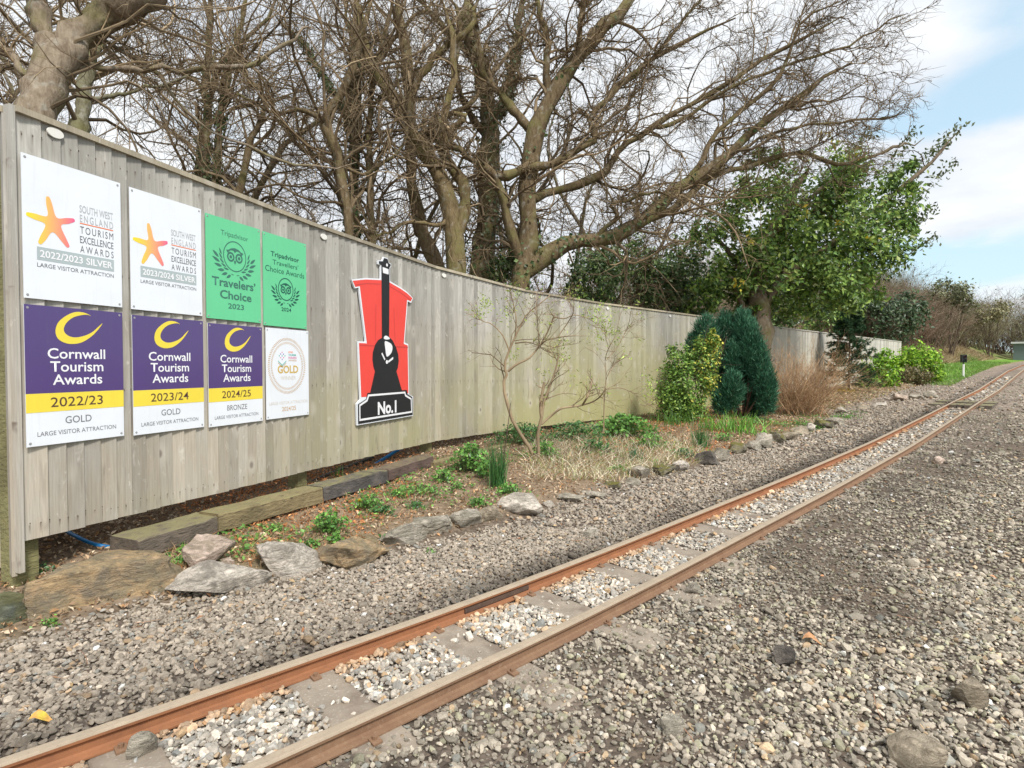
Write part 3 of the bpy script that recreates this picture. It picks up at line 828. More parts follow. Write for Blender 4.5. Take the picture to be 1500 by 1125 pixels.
def sign_root(s, z, th, jnt, label, group, name='award_sign', cat='sign', out=.0185):
    dx = np.array([math.cos(th), math.sin(th)]); nrm = np.array([dx[1], -dx[0]])
    p = np.array(jnt) + dx * s + nrm * (out + .004)
    return empty(name, (p[0], p[1], z), th, label, cat, group)
def panel(root, w, h, mat, t=3.0):
    mb = MB(); mb.box((0, -t / 1000, 0), (w / 1000, 0, h / 1000))
    o = mb.build('panel', mat, root)
    for x in (14, w - 14):
        for y in (14, h - 14):
            sm_ = MB(); c = [(x / 1000 + .0045 * math.cos(q), -.0048, y / 1000 + .0045 * math.sin(q)) for q in np.arange(8) * math.pi / 4]
            c2 = [(x / 1000 + .006 * math.cos(q), -.003, y / 1000 + .006 * math.sin(q)) for q in np.arange(8) * math.pi / 4]
            sm_.add(c + c2, T=[(0, i, i + 1) for i in range(1, 7)], Q=[(i, 8 + i, 8 + (i + 1) % 8, (i + 1) % 8) for i in range(8)])
            sm_.build('screw', M['screw'], root)
    return o
G = 'award signs on the fence'
W_, H_ = 431, 596
D1, D2, D3 = 3.8, 4.6, 5.4
def star_sign(s, z, yr, label):
    r = sign_root(s, z, TH0, J[0], label, G); panel(r, W_, H_, P_white)
    tips = [(100, 442), (212, 368), (183, 241), (63, 233), (14, 348)]; notch = [(135, 361), (153, 329), (118, 294), (88, 320), (97, 358)]
    c = np.array([120, 335.]); pts = []
    for tpt, nt_ in zip(tips, notch):
        tpt = np.array(tpt, float); d = tpt - c; d /= np.linalg.norm(d); n_ = np.array([d[1], -d[0]])
        w = 7.5
        pts += [tpt - d * 32 - n_ * 12.5, tpt - d * 5 - n_ * w, tpt, tpt - d * 5 + n_ * w, tpt - d * 32 + n_ * 12.5, np.array(nt_, float)]
    flat(r, catmull(pts, 150, True), P_star, D1, 'star_print')
    text(r, 'SOUTH WEST', 234, 391, 409, 33, P_lgrey, D1, 0.012); text(r, 'ENGLAND', 235, 391, 366, 33, P_lgrey, D1, 0.008, 1.35)
    flat(r, [(234, 357.5), (391, 357.5), (391, 362), (234, 362)], P_orange, D1, 'rule_print')
    text(r, 'TOURISM', 235, 391, 315, 32, P_grey, D1, 0.0, 1.3); text(r, 'EXCELLENCE', 234, 391, 272, 31, P_grey, D1, 0.005)
    text(r, 'AWARDS', 234, 391, 229, 31, P_grey, D1, 0.0, 1.5)
    flat(r, [(53, 166), (392, 166), (392, 221), (53, 221)], P_silver, D1, 'silver_band')
    text(r, yr + ' SILVER', 64, 385, 179, 29, P_text_w, D2, 0.02)
    text(r, 'LARGE VISITOR ATTRACTION', 53, 390, 136, 17.5, P_grey, D1, 0.002)
star_sign(.014, 1.3305, '2022/2023', 'white sign with orange starfish and 2022/2023 SILVER, top left on the fence')
star_sign(.4915, 1.3275, '2023/2024', 'white sign with orange starfish and 2023/2024 SILVER, second in the top row')
CRES = [(279,568),(250,580),(209,580),(168,560),(134,528),(122,490),(132,458),(160,441),(194,437),(235,446),(278,474),(310,507),(332,538),(310,519),(285,496),(252,478),(212,467),(182,470),(161,485),(158,507),(173,534),(202,557),(238,569),(262,572)]
def crescent_sign(s, z, yr, medal, label):
    r = sign_root(s, z, TH0, J[0], label, G); panel(r, W_, H_, P_white)
    flat(r, [(0, 222), (W_, 222), (W_, H_), (0, H_)], P_purple, D1, 'purple_field')
    flat(r, [(0, 142), (W_, 142), (W_, 222), (0, 222)], P_yellow, D1, 'yellow_band')
    flat(r, catmull(CRES, 130, True), P_yellow, D2, 'crescent_print')
    text(r, 'Cornwall', 88, 342, 372, 43, P_text_w, D2, 0.012); text(r, 'Tourism', 98, 332, 315, 43, P_text_w, D2, 0.012); text(r, 'Awards', 107, 326, 258, 43, P_text_w, D2, 0.012)
    text(r, yr, 97, 327, 162, 40, P_brown, D2, 0.002)
    if medal == 'GOLD': text(r, medal, 157, 273, 86, 31, P_grey, D1)
    else: text(r, medal, 136, 296, 86, 31, P_grey, D1)
    text(r, 'LARGE VISITOR ATTRACTION', 42, 390, 40, 19, P_grey, D1)
crescent_sign(.012, .7085, '2022/23', 'GOLD', 'purple, yellow and white award sign marked 2022/23 GOLD, bottom left on the fence')
crescent_sign(.4935, .703, '2023/24', 'GOLD', 'purple, yellow and white award sign marked 2023/24 GOLD')
crescent_sign(.9585, .696, '2024/25', 'BRONZE', 'purple, yellow and white award sign marked 2024/25 BRONZE')
def owl(r, cx, cy, k, mat, thin):
    flat(r, circle(cx, cy, 91 * k, 91 * k, 64), mat, D1, 'ring_print', holes=[circle(cx, cy, 91 * k - thin, None, 64)])
    ey = cy - 6 * k
    for sx in (-1, 1):
        ex = cx + sx * 33 * k
        flat(r, circle(ex, ey, 29 * k), mat, D1, 'owl_eye', holes=[circle(ex, ey, 18 * k)])
        flat(r, circle(ex, ey, 10 * k), mat, D1, 'owl_eye')
    brow = [(-68, 30), (-50, 33), (-30, 45), (0, 51), (30, 45), (50, 33), (68, 30), (57, 14), (50, 20), (33, 33), (12, 34), (0, 22), (-12, 34), (-33, 33), (-50, 20), (-57, 14)]
    flat(r, [(cx + x * k, cy + y * k) for x, y in brow], mat, D1, 'owl_brow')
    flat(r, [(cx - 9 * k, ey - 25 * k), (cx, ey - 42 * k), (cx + 9 * k, ey - 25 * k), (cx, ey - 14 * k)], mat, D1, 'owl_beak')
    polys = []
    for sx in (-1, 1):
        for i in range(6):
            a = 190 + i * 14
            bx, by = cx + sx * -1 * 112 * k * math.cos(R(a)) * 1.0, cy + 112 * k * math.sin(R(a))
            tang = a - 90 + 22
            bx = cx + sx * 112 * k * math.cos(R(180 - a))
            ang = tang if sx < 0 else 180 - tang
            bx = cx + (112 * k * math.cos(R(a)) if sx < 0 else -112 * k * math.cos(R(a)))
            polys.append(leafshape(bx + (-14 * k if sx < 0 else 14 * k), by - 4 * k, (62 - 5 * abs(i - 1)) * k, 17 * k, (ang + 20) if sx < 0 else (ang - 20)))
            if i < 5:
                ix = cx + (104 * k * math.cos(R(a - 4)) if sx < 0 else -104 * k * math.cos(R(a - 4))); iy = cy + 104 * k * math.sin(R(a - 4))
                polys.append(leafshape(ix, iy + 6 * k, 42 * k, 11 * k, (tang - 8) if sx < 0 else 180 - (tang - 8)))
        polys.append(leafshape(cx + sx * 10 * k, cy - 112 * k, 24 * k, 5 * k, 170 if sx < 0 else 10))
    multi(r, [p if i % 1 == 0 else p for i, p in enumerate(polys)], mat, D1, 'laurel_print')
r = sign_root(.9525, 1.320, TH0, J[0], 'left green sign with an owl in a laurel above bold lettering, marked 2023', G); panel(r, W_, 592, P_green)
text(r, 'Tripadvisor', 110, 326, 494, 28, P_mgreen, D1, -0.004); owl(r, 217, 383, 1.0, P_mgreen, 6)
text(r, "Travelers\u2019", 40, 385, 195, 48, P_mgreen, D1, 0.022); text(r, 'Choice', 98, 349, 125, 47, P_mgreen, D1, 0.022); text(r, '2023', 159, 285, 69, 30, P_mgreen, D1, 0.016)
r = sign_root(1.407, 1.309, TH0, J[0], 'right green sign with small owl in a laurel below four lines of lettering', G); panel(r, W_, 600, P_green)
text(r, 'Tripadvisor', 71, 353, 457, 30, P_dgreen, D1, 0.016); text(r, "Travellers\u2019", 88, 346, 405, 30, P_dgreen, D1, -0.002); text(r, 'Choice Awards', 19, 408, 353, 36, P_dgreen, D1, -0.002)
owl(r, 214, 254, .84, P_dgreen, 6.5); text(r, '2024', 168, 267, 106, 24, P_dgreen, D1, 0.016)
r = sign_root(1.424, .698, TH0, J[0], 'white award sign with a round bronze wreath and GOLD WINNER', G); panel(r, W_, 597, P_white)
ticks = []
for n_, r0, r1, sk in ((84, 172, 190, 3), (84, 148, 163, -3)):
    for i in range(n_):
        a = 360 * i / n_; p = []
        for rr, aa in ((r0, -.9), (r1, -.9 + sk), (r1, .9 + sk), (r0, .9)): p.append((205 + rr * math.cos(R(a + aa)), 349 + rr * math.sin(R(a + aa))))
        ticks.append(p)
multi(r, ticks, P_bronze, D1, 'wreath_print')
k_ = 0
for i in range(3):
    for j in range(3):
        x = 153 + (i - j) * 14; y = 428 - (i + j) * 12 + 12
        multi(r, [[(x - 5.5, y), (x, y - 5.5), (x + 5.5, y), (x, y + 5.5)]], (P_pink, P_violet, P_teal)[(i + j) % 3], D1, 'diamond_print'); k_ += 1
for q, mt in enumerate((P_teal, P_bronze)):
    y = 385 - q * 12
    flat(r, [(113, y), (153, y - 30), (194, y), (194, y - 6), (153, y - 37), (113, y - 6)], mt, D1, 'chevron_print')
for q, (s_, mt) in enumerate((('SOUTH WEST', P_orange), ('TOURISM', P_teal), ('EXCELLENCE', P_pink), ('AWARDS', P_bronze))):
    text(r, s_, 216, (262, 292, 300, 300)[q], 436 - q * 18.5, 12, mt, D1, 0.02)
text(r, 'GOLD', 108, 316, 301, 51, P_gold, D1, 0.026); text(r, 'WINNER', 138, 291, 254, 26, P_paleb, D1); text(r, 'LARGE VISITOR ATTRACTION', 24, 414, 90, 20, P_paleb, D1)
text(r, '2024/25', 146, 289, 44, 28, P_bronze, D1, 0.012)

# the engine-shaped board (built plain, without the cartoon features)
OUT = [(15,1171),(56,1106),(109,1119),(198,686),(93,686),(120,211),(70,179),(75,5),(950,12),(952,196),(880,215),(870,689),(805,702),(865,1086),(925,1077),(960,1126),(860,1170),(749,1199),(566,1233),(566,1351),(585,1360),(585,1388),(548,1392),(530,1428),(468,1428),(448,1394),(383,1384),(383,1352),(423,1351),(422,1234),(208,1211)]
r = sign_root(.45, .56, TH1, J[1], 'big red and black cut-out board shaped like a steam engine, marked No.1', None, 'engine_sign', 'sign', .0185)
def outset(pts, d):
    p = np.array(pts, float); n = len(p); out = []
    area = sum(p[i][0] * p[(i + 1) % n][1] - p[(i + 1) % n][0] * p[i][1] for i in range(n)); sg = 1 if area < 0 else -1
    for i in range(n):
        a, b_, c = p[i - 1], p[i], p[(i + 1) % n]
        e1 = (b_ - a) / np.linalg.norm(b_ - a); e2 = (c - b_) / np.linalg.norm(c - b_)
        n1 = np.array([-e1[1], e1[0]]) * sg; n2 = np.array([-e2[1], e2[0]]) * sg
        m_ = n1 + n2; m_ /= max(np.linalg.norm(m_), .2); out.append(b_ + m_ * d / max(.5, m_ @ n1))
    return out
def slab(root, pts, y0, y1, mat, name):
    tri = tessellate_polygon([[Vector((p[0] / 1000, p[1] / 1000, 0)) for p in pts]]); n = len(pts)
    V = [(p[0] / 1000, -y1 / 1000, p[1] / 1000) for p in pts] + [(p[0] / 1000, -y0 / 1000, p[1] / 1000) for p in pts]
    T = []
    for t in tri:
        a, b_, c = (pts[i] for i in t); cr = (b_[0] - a[0]) * (c[1] - a[1]) - (b_[1] - a[1]) * (c[0] - a[0])
        T.append(t if cr > 0 else (t[0], t[2], t[1]))
    mb = MB(); mb.add(V, T=T, Q=[(i, (i + 1) % n, n + (i + 1) % n, n + i) for i in range(n)])
    return mb.build(name, mat, root)
slab(r, OUT, 0, 14, P_white, 'backing_board')
F1 = 14.8
CAB = [(28,1163),(62,1118),(122,1132),(214,672),(106,672),(132,230),(868,230),(858,676),(790,688),(852,1099),(920,1092),(945,1124),(860,1157),(745,1186),(560,1220),(425,1222),(210,1198)]
flat(r, CAB, P_red, F1, 'red_cab')
flat(r, [(112,648),(862,652),(862,664),(112,660)], P_redline, F1 + .8, 'shade_line'); 
flat(r, [(62,1138),(215,1170),(420,1192),(420,1184),(215,1161),(66,1130)], P_redline, F1 + .8, 'shade_line'); flat(r, [(560,1190),(740,1156),(915,1108),(912,1100),(738,1147),(560,1182)], P_redline, F1 + .8, 'shade_line')
flat(r, [(333,700),(341,700),(352,1000),(344,1010)], P_redline, F1 + .8, 'shade_line'); flat(r, [(640,700),(648,700),(628,1000),(620,1000)], P_redline, F1 + .8, 'shade_line')
bo = [(432,1225),(432,1352),(395,1358),(395,1380),(452,1387),(474,1420),(526,1420),(545,1386),(575,1382),(575,1366),(556,1352),(556,1222),(545,742)]
bo += [(600, 712), (655, 655), (692, 590), (700, 530), (685, 470), (662, 436), (760, 245), (248, 245), (325, 439), (303, 480), (290, 540), (296, 600), (330, 665), (375, 705), (432, 728)]
flat(r, bo, P_black, F1 + 1.6, 'black_boiler')
flat(r, [(447,1338),(541,1333),(541,1287),(454,1288)], P_text_w, F1 + 2.4, 'white_band'); flat(r, circle(541 - 25, 1366, 14), P_text_w, F1 + 2.4, 'white_spot')
flat(r, catmull([(461,722),(475,745),(505,748),(545,735),(550,722),(505,716)], 30, True), P_text_w, F1 + 2.4, 'white_band')
flat(r, catmull([(475,695),(520,697),(575,680),(596,650),(580,605),(530,572),(500,572),(486,620)], 50, True), P_text_w, F1 + 2.4, 'highlight')
flat(r, [(422,590),(434,602),(482,545),(470,534)], P_text_w, F1 + 2.4, 'door_handle_print'); flat(r, [(525,530),(605,566),(608,546),(530,513)], P_text_w, F1 + 2.4, 'door_handle_print'); flat(r, circle(506, 520, 17), P_text_w, F1 + 2.4, 'door_handle_print')
PL = [(85,15),(940,22),(935,190),(850,222),(835,262),(215,262),(195,212),(84,176)]
flat(r, PL, P_black, F1 + 2.4, 'nameplate')
PL2 = [(100,38),(927,44),(918,180),(818,218),(806,248),(222,248),(200,207),(99,171)]
PL3 = [(114,54),(912,60),(904,168),(806,204),(792,232),(236,232),(212,193),(113,158)]
flat(r, PL2, P_text_w, F1 + 3.2, 'plate_border', holes=[PL3])
text(r, 'No.1', 362, 655, 72, 102, P_text_w, F1 + 3.2, 0.035)

# ------------------------------------------------------------------ timber edging under the fence
def beam(p0, p1, h, w, mat, name='timber_beam', label=None):
    """p0, p1: front top edge ends (x, y, z); the beam lies behind that edge"""
    p0 = np.array(p0); p1 = np.array(p1); L = np.linalg.norm((p1 - p0)[:2]); th = math.atan2(p1[1] - p0[1], p1[0] - p0[0])
    mb = MB(); nx = 9; c = .006
    V = []; ys = [0, 0, c, w - c, w, w]; zs = [-h, -c, 0, 0, -c, -h]
    rr = np.random.RandomState(int(L * 1000) % 999)
    for i in range(nx):
        for y_, z_ in zip(ys, zs): V.append((L * i / (nx - 1) + (rr.uniform(-.004, .004)), y_ + rr.uniform(-.004, .004), z_ + rr.uniform(-.003, .003)))
    Q = [(i * 6 + j, (i + 1) * 6 + j, (i + 1) * 6 + (j + 1) % 6, i * 6 + (j + 1) % 6) for i in range(nx - 1) for j in range(6)]
    e = (nx - 1) * 6
    mb.add(V, Q=[q for q in Q] + [(0, 1, 4, 5), (1, 2, 3, 4), (e + 5, e + 4, e + 1, e), (e + 4, e + 3, e + 2, e + 1)])
    o = mb.build(name, mat, loc=tuple(p0), rot=(0, -math.atan2(p1[2] - p0[2], L), th))
    return tag(o, label, 'timber beam', 'timber edging beams under the fence')
def B(u, v, z): return onz(u, v, z)
beam(B(203, 791, .245), B(326, 755.5, .245), .09, .20, M['t_grey'], label='short weathered grey timber at the near end of the edging, its sawn end showing')
beam(B(318, 772, .19) - [0,0,.0], B(330, 770, .19) + (B(473, 726, .19) - B(330, 770, .19)), .10, .18, M['t_grey'], label='lower worn brown timber mostly buried under the olive one')
beam(B(320, 754, .26), B(473, 715, .26), .092, .16, M['t_olive'], label='olive brown timber second along the edging with mossy top')
beam(B(474, 713, .262), B(568, 688.5, .262), .095, .15, M['t_dark'], label='blackened timber third along the edging below the engine board')
beam(B(569, 688, .262), B(635, 667.5, .262), .085, .15, M['t_purple'], label='purplish brown timber fourth along the edging')
beam(B(470, 733, .16), B(600, 695, .16), .08, .16, M['t_grey'], label='lower worn timber just showing beneath the blackened one')
beam(B(636, 678, .21), B(795, 638, .21), .08, .08, M['t_olive'], label='long mossy green board below the fence behind the rush clump')
beam(B(795, 638, .21), B(905, 617.5, .21), .08, .08, M['t_olive'], label='mossy green board below the fence behind the twisted shrub')
def pipe(pts, rad, mat, label):
    P = catmull(pts, 24)[None]; mb = MB(); tubes(mb, P, np.full((1, 24), rad), 10, (.2, .2, .2))
    return tag(mb.build('pipe', mat, smooth=True), label, 'pipe')
pipe([atY(80, 768, 3.0), atY(112, 786, 2.85), atY(135, 796, 2.8), atY(152, 800, 2.8), atY(170, 802, 2.85)], .009, M['blue_pipe'], 'blue plastic pipe poking out under the near end of the fence')
pipe([atY(620, 640, 6.1), atY(585, 658, 5.75), atY(553, 678, 5.35), atY(530, 691, 5.0), atY(508, 705, 4.7)], .016, M['blue_pipe'], 'blue plastic pipe slanting down behind the blackened timber')
pipe([atY(545, 672, 5.5), atY(500, 690, 5.0), atY(470, 702, 4.6), atY(445, 716, 4.4)], .028, M['black_pipe'], 'black plastic pipe lying under the fence behind the timbers')

# ------------------------------------------------------------------ rocks
import bmesh
def ico(sub):
    bm = bmesh.new(); bmesh.ops.create_icosphere(bm, subdivisions=sub, radius=1.0)
    V = np.array([v.co[:] for v in bm.verts]); T = np.array([[v.index for v in f.verts] for f in bm.faces]); bm.free(); return V, T
ICO = {k: ico(k) for k in (1, 2, 3, 4)}
def rock_verts(seed, sub=4, cuts=11, rough=.05, lo=.60):
    rr = np.random.RandomState(seed); V, T = ICO[sub]; V = V.copy()
    V = V / (np.max(np.abs(V), 1, keepdims=True) ** .55); V = V / np.abs(V).max()
    for _ in range(cuts):
        n = rr.normal(size=3); n /= np.linalg.norm(n); h = rr.uniform(lo, .95)
        d = V @ n; over = d > h; V[over] -= np.outer(d[over] - h, n)
    for f, a in ((2.1, rough), (4.5, rough * .6), (9.5, rough * .45), (19, rough * .25)):
        ph = rr.uniform(0, 6.28, 3); k = rr.normal(size=(3, 3)) * f
        V = V * (1 + a * np.sum(np.sin(V @ k.T + ph), 1, keepdims=True) / 1.7)
    return V, T
def rock(u, v, w, h, mat, label, seed, dep=.7, sink=.22, rot=None, group='stones edging the planted bed', cat='rock', name='rock', zg=None, sub=4, rough=.075):
    """u, v: middle of the foot in the photo; w, h: size in pixels there"""
    p = None
    zz = .06
    for _ in range(6):
        p = onz(u, v, zz); zz = gz(p[0], p[1]) if zg is None else zg
    k = p[1] / 850
    W, Hh = w * k, h * k
    V, T = rock_verts(seed, sub, rough=rough, cuts=15, lo=.55)
    V = V * np.array([W / 2, W * dep / 2, Hh / 2 * 1.12])
    a = rot if rot is not None else R(40)
    ca, sa = math.cos(a), math.sin(a)
    # keep the width seen from the front about W
    V = np.stack([V[:, 0] * ca - V[:, 1] * sa, V[:, 0] * sa + V[:, 1] * ca, V[:, 2]], 1)
    V[:, 0] *= W / (V[:, 0].max() - V[:, 0].min()); V[:, 0] -= (V[:, 0].max() + V[:, 0].min()) / 2
    V[:, 2] -= V[:, 2].min(); V[:, 2] *= Hh * (1 + sink) / V[:, 2].max(); V[:, 2] -= Hh * sink
    mb = MB(); mb.add(V, T=T)
    foot = V[:, 1].min()
    o = mb.build(name, mat, smooth=False, loc=(p[0] * (1 - foot * .75 / p[1]), p[1] - foot * .75, zz))
    o.data.shade_smooth() if hasattr(o.data, 'shade_smooth') else None
    try: o.data.set_sharp_from_angle(angle=R(22))
    except Exception: pass
    return tag(o, label, cat, group)
RK = [
 (156,918,220,90,'r_brown','huge flat brown boulder beside the fence post, nearest of the edging stones',41,.8),
 (10,922,80,42,'r_green','greenish grey rock half out of frame below the fence post',2,.8),
 (316,882,140,50,'r_white','long low pale grey rock right of the huge brown boulder',3,.55),
 (311,836,64,58,'r_pink','upright pinkish rock standing in front of the first timber',71,.9),
 (332,832,24,14,'r_pink','small pink stone leaning at the foot of the upright pinkish rock',5,.9),
 (423,846,94,48,'r_white','angular white and grey rock with a dark shaded face',6,.7),
 (516,838,104,42,'r_brown','long brown rock between the angular white rock and the flat grey ones',7,.6),
 (586,803,84,32,'r_grey','flat grey slab sunk in the litter above the long brown rock',8,.8),
 (634,788,60,28,'r_grey','low grey rock with pale top left of three in a row',9,.7),
 (681,776,54,26,'r_grey','wedge shaped grey rock between the low grey rock and the tan one',10,.7),
 (717,765,42,24,'r_tan','rounded tan stone next to the big pale slab',11,.9),
 (761,758,70,30,'r_white','big pale slab right of the rounded tan stone',12,.6),
 (803,742,18,12,'r_white','small white block right of the big pale slab',13,.9),
 (835,731,46,14,'r_grey','thin flat grey stone flush with the gravel',14,.9),
 (868,723,42,12,'r_grey','second thin flat stone left of the dark low ones',15,.9),
 (897,716,30,12,'r_moss','low dark stone behind the thin flat ones',16,.9),
 (925,709,30,12,'r_grey','low dark stone touching the square grey one',17,.9),
 (936,703,38,24,'r_grey','square grey rock left of the mossy hump',18,.8),
 (970,700,42,20,'r_moss','mossy hump of rock with a red pebble at its foot',19,.8),
 (997,693,30,20,'r_white','pale rock just right of the mossy hump',20,.8),
 (1036,683,38,26,'r_dark','dark split rock before the pale triangular one',21,.8),
 (1056,678,34,26,'r_grey','pale triangular rock right of the dark split rock',22,.7),
 (1081,663,30,22,'r_moss','mossy green rock in the middle of the edging',23,.8),
 (1104,657,28,18,'r_grey','pale square rock next to the mossy green one',24,.8),
 (1118,649,32,30,'r_grey','tall pointed grey rock, highest of the edging',25,.8),
 (1138,647,24,20,'r_moss','stubby mossy rock right of the tall pointed one',26,.8),
 (1157,648,26,18,'r_tan','tan wedge of rock in front of the stubby mossy one',27,.7),
 (1170,636,34,15,'r_tan','flat tan rock above the tan wedge',28,.7),
 (1187,633,18,16,'r_white','small pale rock at the end of the tan ones',29,.8),
 (1205,630,28,18,'r_moss','olive rock below the brown twiggy bush',30,.8),
 (1222,624,30,14,'r_grey','low olive grey rock after the twiggy bush',31,.8),
 (1232,606,20,12,'r_grey','small grey rock in front of the spruce',32,.8),
 (1262,601,26,8,'r_tan','flat brown stone right of the spruce foot',33,.8),
 (1288,597,28,8,'r_white','flat pale stone below the first lime green bush',34,.8),
 (1318,588,24,14,'r_pink','pinkish rock between the two lime green bushes',35,.8),
 (1345,586,26,10,'r_grey','slanting grey rock below the second lime green bush',36,.6),
 (1362,582,22,14,'r_grey','grey rock near the end of the far edging',37,.8),
 (1378,574,18,12,'r_pink','pink rock near the end of the far edging',38,.8),
 (1393,570,18,8,'r_white','last pale rock before the green verge',39,.8)]
for (u, v, w, h, mt, lb, sd_, dep) in RK:
    if sd_ >= 13: h = h * .8; v = v - 1
    rock(u, v, w, h, M[mt], lb, 100 + sd_, dep, sub=4 if w > 40 else 3, rot=R(35 + (sd_ * 37) % 30))
for (u, v, w, h, mt, lb, sd_) in [
 (1150, 978, 38, 28, 'r_dark', 'dark lump of stone in the gravel right of the track', 61),
 (1420, 1040, 64, 42, 'r_tan', 'large brown cobble in the gravel near the right edge', 62),
 (208, 1117, 40, 34, 'r_grey', 'grey round stone among the pale ballast in the near track', 63),
 (985, 1078, 44, 18, 'r_grey', 'flat pale stone lying in the near gravel', 64),
 (865, 808 - 20, 26, 12, 'r_grey', 'grey chip of rock resting against the orange rail', 65),
 (1016, 872, 30, 14, 'r_grey', 'greyish lump in the dark gravel beside the track', 66),
 (1345, 1130, 90, 34, 'r_tan', 'earthy lump at the bottom right edge', 67),
 (176, 1085, 26, 22, 'r_tan', 'orange brown pebble touching the near rail', 68)]:
    rock(u, v, w, h, M[mt], lb, sd_, .8, group='odd stones lying on the gravel', cat='stone', name='stone', sub=3, sink=.3)

# ------------------------------------------------------------------ gravel (uncountable)
rg = np.random.RandomState(11)
var_col = bpy.data.collections.new('gravel_pebbles')
for i in range(7):
    V, T = rock_verts(500 + i, 2, cuts=12, rough=.04, lo=.5)
    V = V * np.array([1, rg.uniform(.65, .95), rg.uniform(.5, .8)]) * .5
    mb = MB(); mb.add(V, T=T); me = mb.mesh('pebble', M['stone'], smooth=False)
    me.shade_smooth(); 
    try: me.set_sharp_from_angle(angle=R(24))
    except Exception: pass
    o = bpy.data.objects.new('pebble', me); var_col.objects.link(o)
def scatter(n, r0, r1, size):
    a = rg.uniform(-R(56), R(56), n); r = np.sqrt(rg.uniform(r0 ** 2, r1 ** 2, n))
    return r * np.sin(a), r * np.cos(a) , np.full(n, size)
parts_ = [scatter(105000, .5, 3.6, .0162), scatter(105000, 3.6, 7.2, .0195), scatter(80000, 7.2, 14, .030), scatter(42000, 14, 27, .045)]
px, py, psz = (np.concatenate([p[i] for p in parts_]) for i in range(3))
s_, d_ = sd_of(px, py)
rock_line = rline(s_) + .02 + .05 * np.sin(s_ * 2.1) + .12 * sm(8, 12, s_) * np.sin(s_ * 5)
keep = (d_ < rock_line + .02 * rg.normal(size=len(px))) & (s_ < 45)
keep &= ~((s_ < .2) & (d_ > 1.2) & False)
for side in (-.21, .21):
    keep &= ~(np.abs(d_ - side) < .032)
ts_near = np.interp(s_, _ts, TS)
ph = (ts_near - SLEEPERS[0] + .26) % .52 - .26
on_sl = (np.abs(ph) < .080) & (d_ < .37) & (d_ > -.50)
u_ = rg.uniform(size=len(px))
keepp = np.where((d_ > -.20) & (d_ < .20), .04, np.where(d_ < 0, .8, .62))
keepp = np.where(ts_near > 6.5, np.minimum(1, keepp + .35), np.where(ts_near > 3.5, np.minimum(1, keepp + .12), keepp))
keep &= ~(on_sl & (u_ > keepp))
nn = vnoise(px, py, 2.0, 2); nn = .75 * nn + .7 * vnoise(px, py, 4.2, 3) + .25 * vnoise(px, py, 11, 5); dirt = sm(.15, .7, nn + .2 * sm(-1.3, -.5, d_)) * sm(-.25, -.4, d_) * sm(-6, -2.0, d_) * sm(16, 8, s_)
dirt = np.maximum(dirt, sm(.55, .35, np.abs(d_ + .45)) * .35 * (d_ < -.24))
keep &= ~((rg.uniform(size=len(px)) < dirt * .5))
verge = (s_ > 24.0) & (d_ > 1.0); keep &= ~verge
px, py, psz, s_, d_, dirt = (q[keep] for q in (px, py, psz, s_, d_, dirt)); n = len(px)
sc = psz * np.exp(rg.normal(0, .30, n)) 
right = d_ < -.25; mid = np.abs(d_) < .2
sc *= np.where(right, np.exp(rg.normal(-.02, .18, n)), 1); sc *= np.where(mid, 1.10, 1)
sc *= 1 - .25 * dirt * (rg.uniform(size=n) < .6); sc *= np.where(right & (rg.uniform(size=n) < .38), .62, 1)
pz = ground_z(px, py) + sc * .18 + rg.uniform(-.005, .006, n) + np.where(mid, .006, 0)
g = rg.uniform(size=(n, 1)); val = np.exp(rg.normal(0, 1, (n, 1)) * np.where(mid, .26, np.where(right, .28, .22))[:, None])
left_c = np.array([[.335, .285, .228]]); right_c = np.array([[.335, .292, .232]]); mid_c = np.array([[.43, .385, .325]])
C = np.where(mid[:, None], mid_c, np.where(right[:, None], right_c, left_c)) * val
hue = rg.uniform(size=n)
warm = hue < .05; C[warm] *= np.array([1.12, .95, .76]); cool = (hue > .94); C[cool] *= np.array([.85, .95, 1.05])
C[mid & (hue > .55) & (hue < .75)] *= np.array([.75, .78, .82]); C[mid & (hue > .12) & (hue < .17)] *= np.array([1.0, .78, .55])
C[mid & (hue > .3) & (hue < .45)] *= 1.25
C[right & (hue > .45) & (hue < .57)] *= np.array([.94, 1.0, .88]) * 1.05
C[(~mid) & (hue > .995)] = np.array([.75, .73, .70])
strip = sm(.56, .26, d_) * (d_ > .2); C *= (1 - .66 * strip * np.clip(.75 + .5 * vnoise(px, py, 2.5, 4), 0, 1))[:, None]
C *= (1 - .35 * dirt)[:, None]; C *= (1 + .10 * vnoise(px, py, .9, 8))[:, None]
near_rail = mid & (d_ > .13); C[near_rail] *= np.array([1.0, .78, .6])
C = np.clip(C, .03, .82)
pm = bpy.data.meshes.new('gravel'); pm.vertices.add(n)
pm.vertices.foreach_set('co', np.stack([px, py, pz], 1).astype(np.float32).ravel())
def addattr(me, name, typ, data, key='value'):
    a = me.attributes.new(name, typ, 'POINT'); a.data.foreach_set(key, np.asarray(data).astype(np.int32 if typ == 'INT' else np.float32).ravel())
addattr(pm, 'tint', 'FLOAT_COLOR', np.concatenate([C, np.ones((n, 1))], 1), 'color')
addattr(pm, 'rot', 'FLOAT_VECTOR', np.stack([rg.normal(0, .35, n), rg.normal(0, .35, n), rg.uniform(0, 6.28, n)], 1), 'vector')
addattr(pm, 'scl', 'FLOAT', sc); addattr(pm, 'idx', 'INT', rg.randint(0, 7, n))
pm.materials.append(M['stone'])
gravel = link('gravel', pm); tag(gravel, kind='stuff')
ng = bpy.data.node_groups.new('gravel_nodes', 'GeometryNodeTree')
ng.interface.new_socket('Geometry', in_out='INPUT', socket_type='NodeSocketGeometry'); ng.interface.new_socket('Geometry', in_out='OUTPUT', socket_type='NodeSocketGeometry')
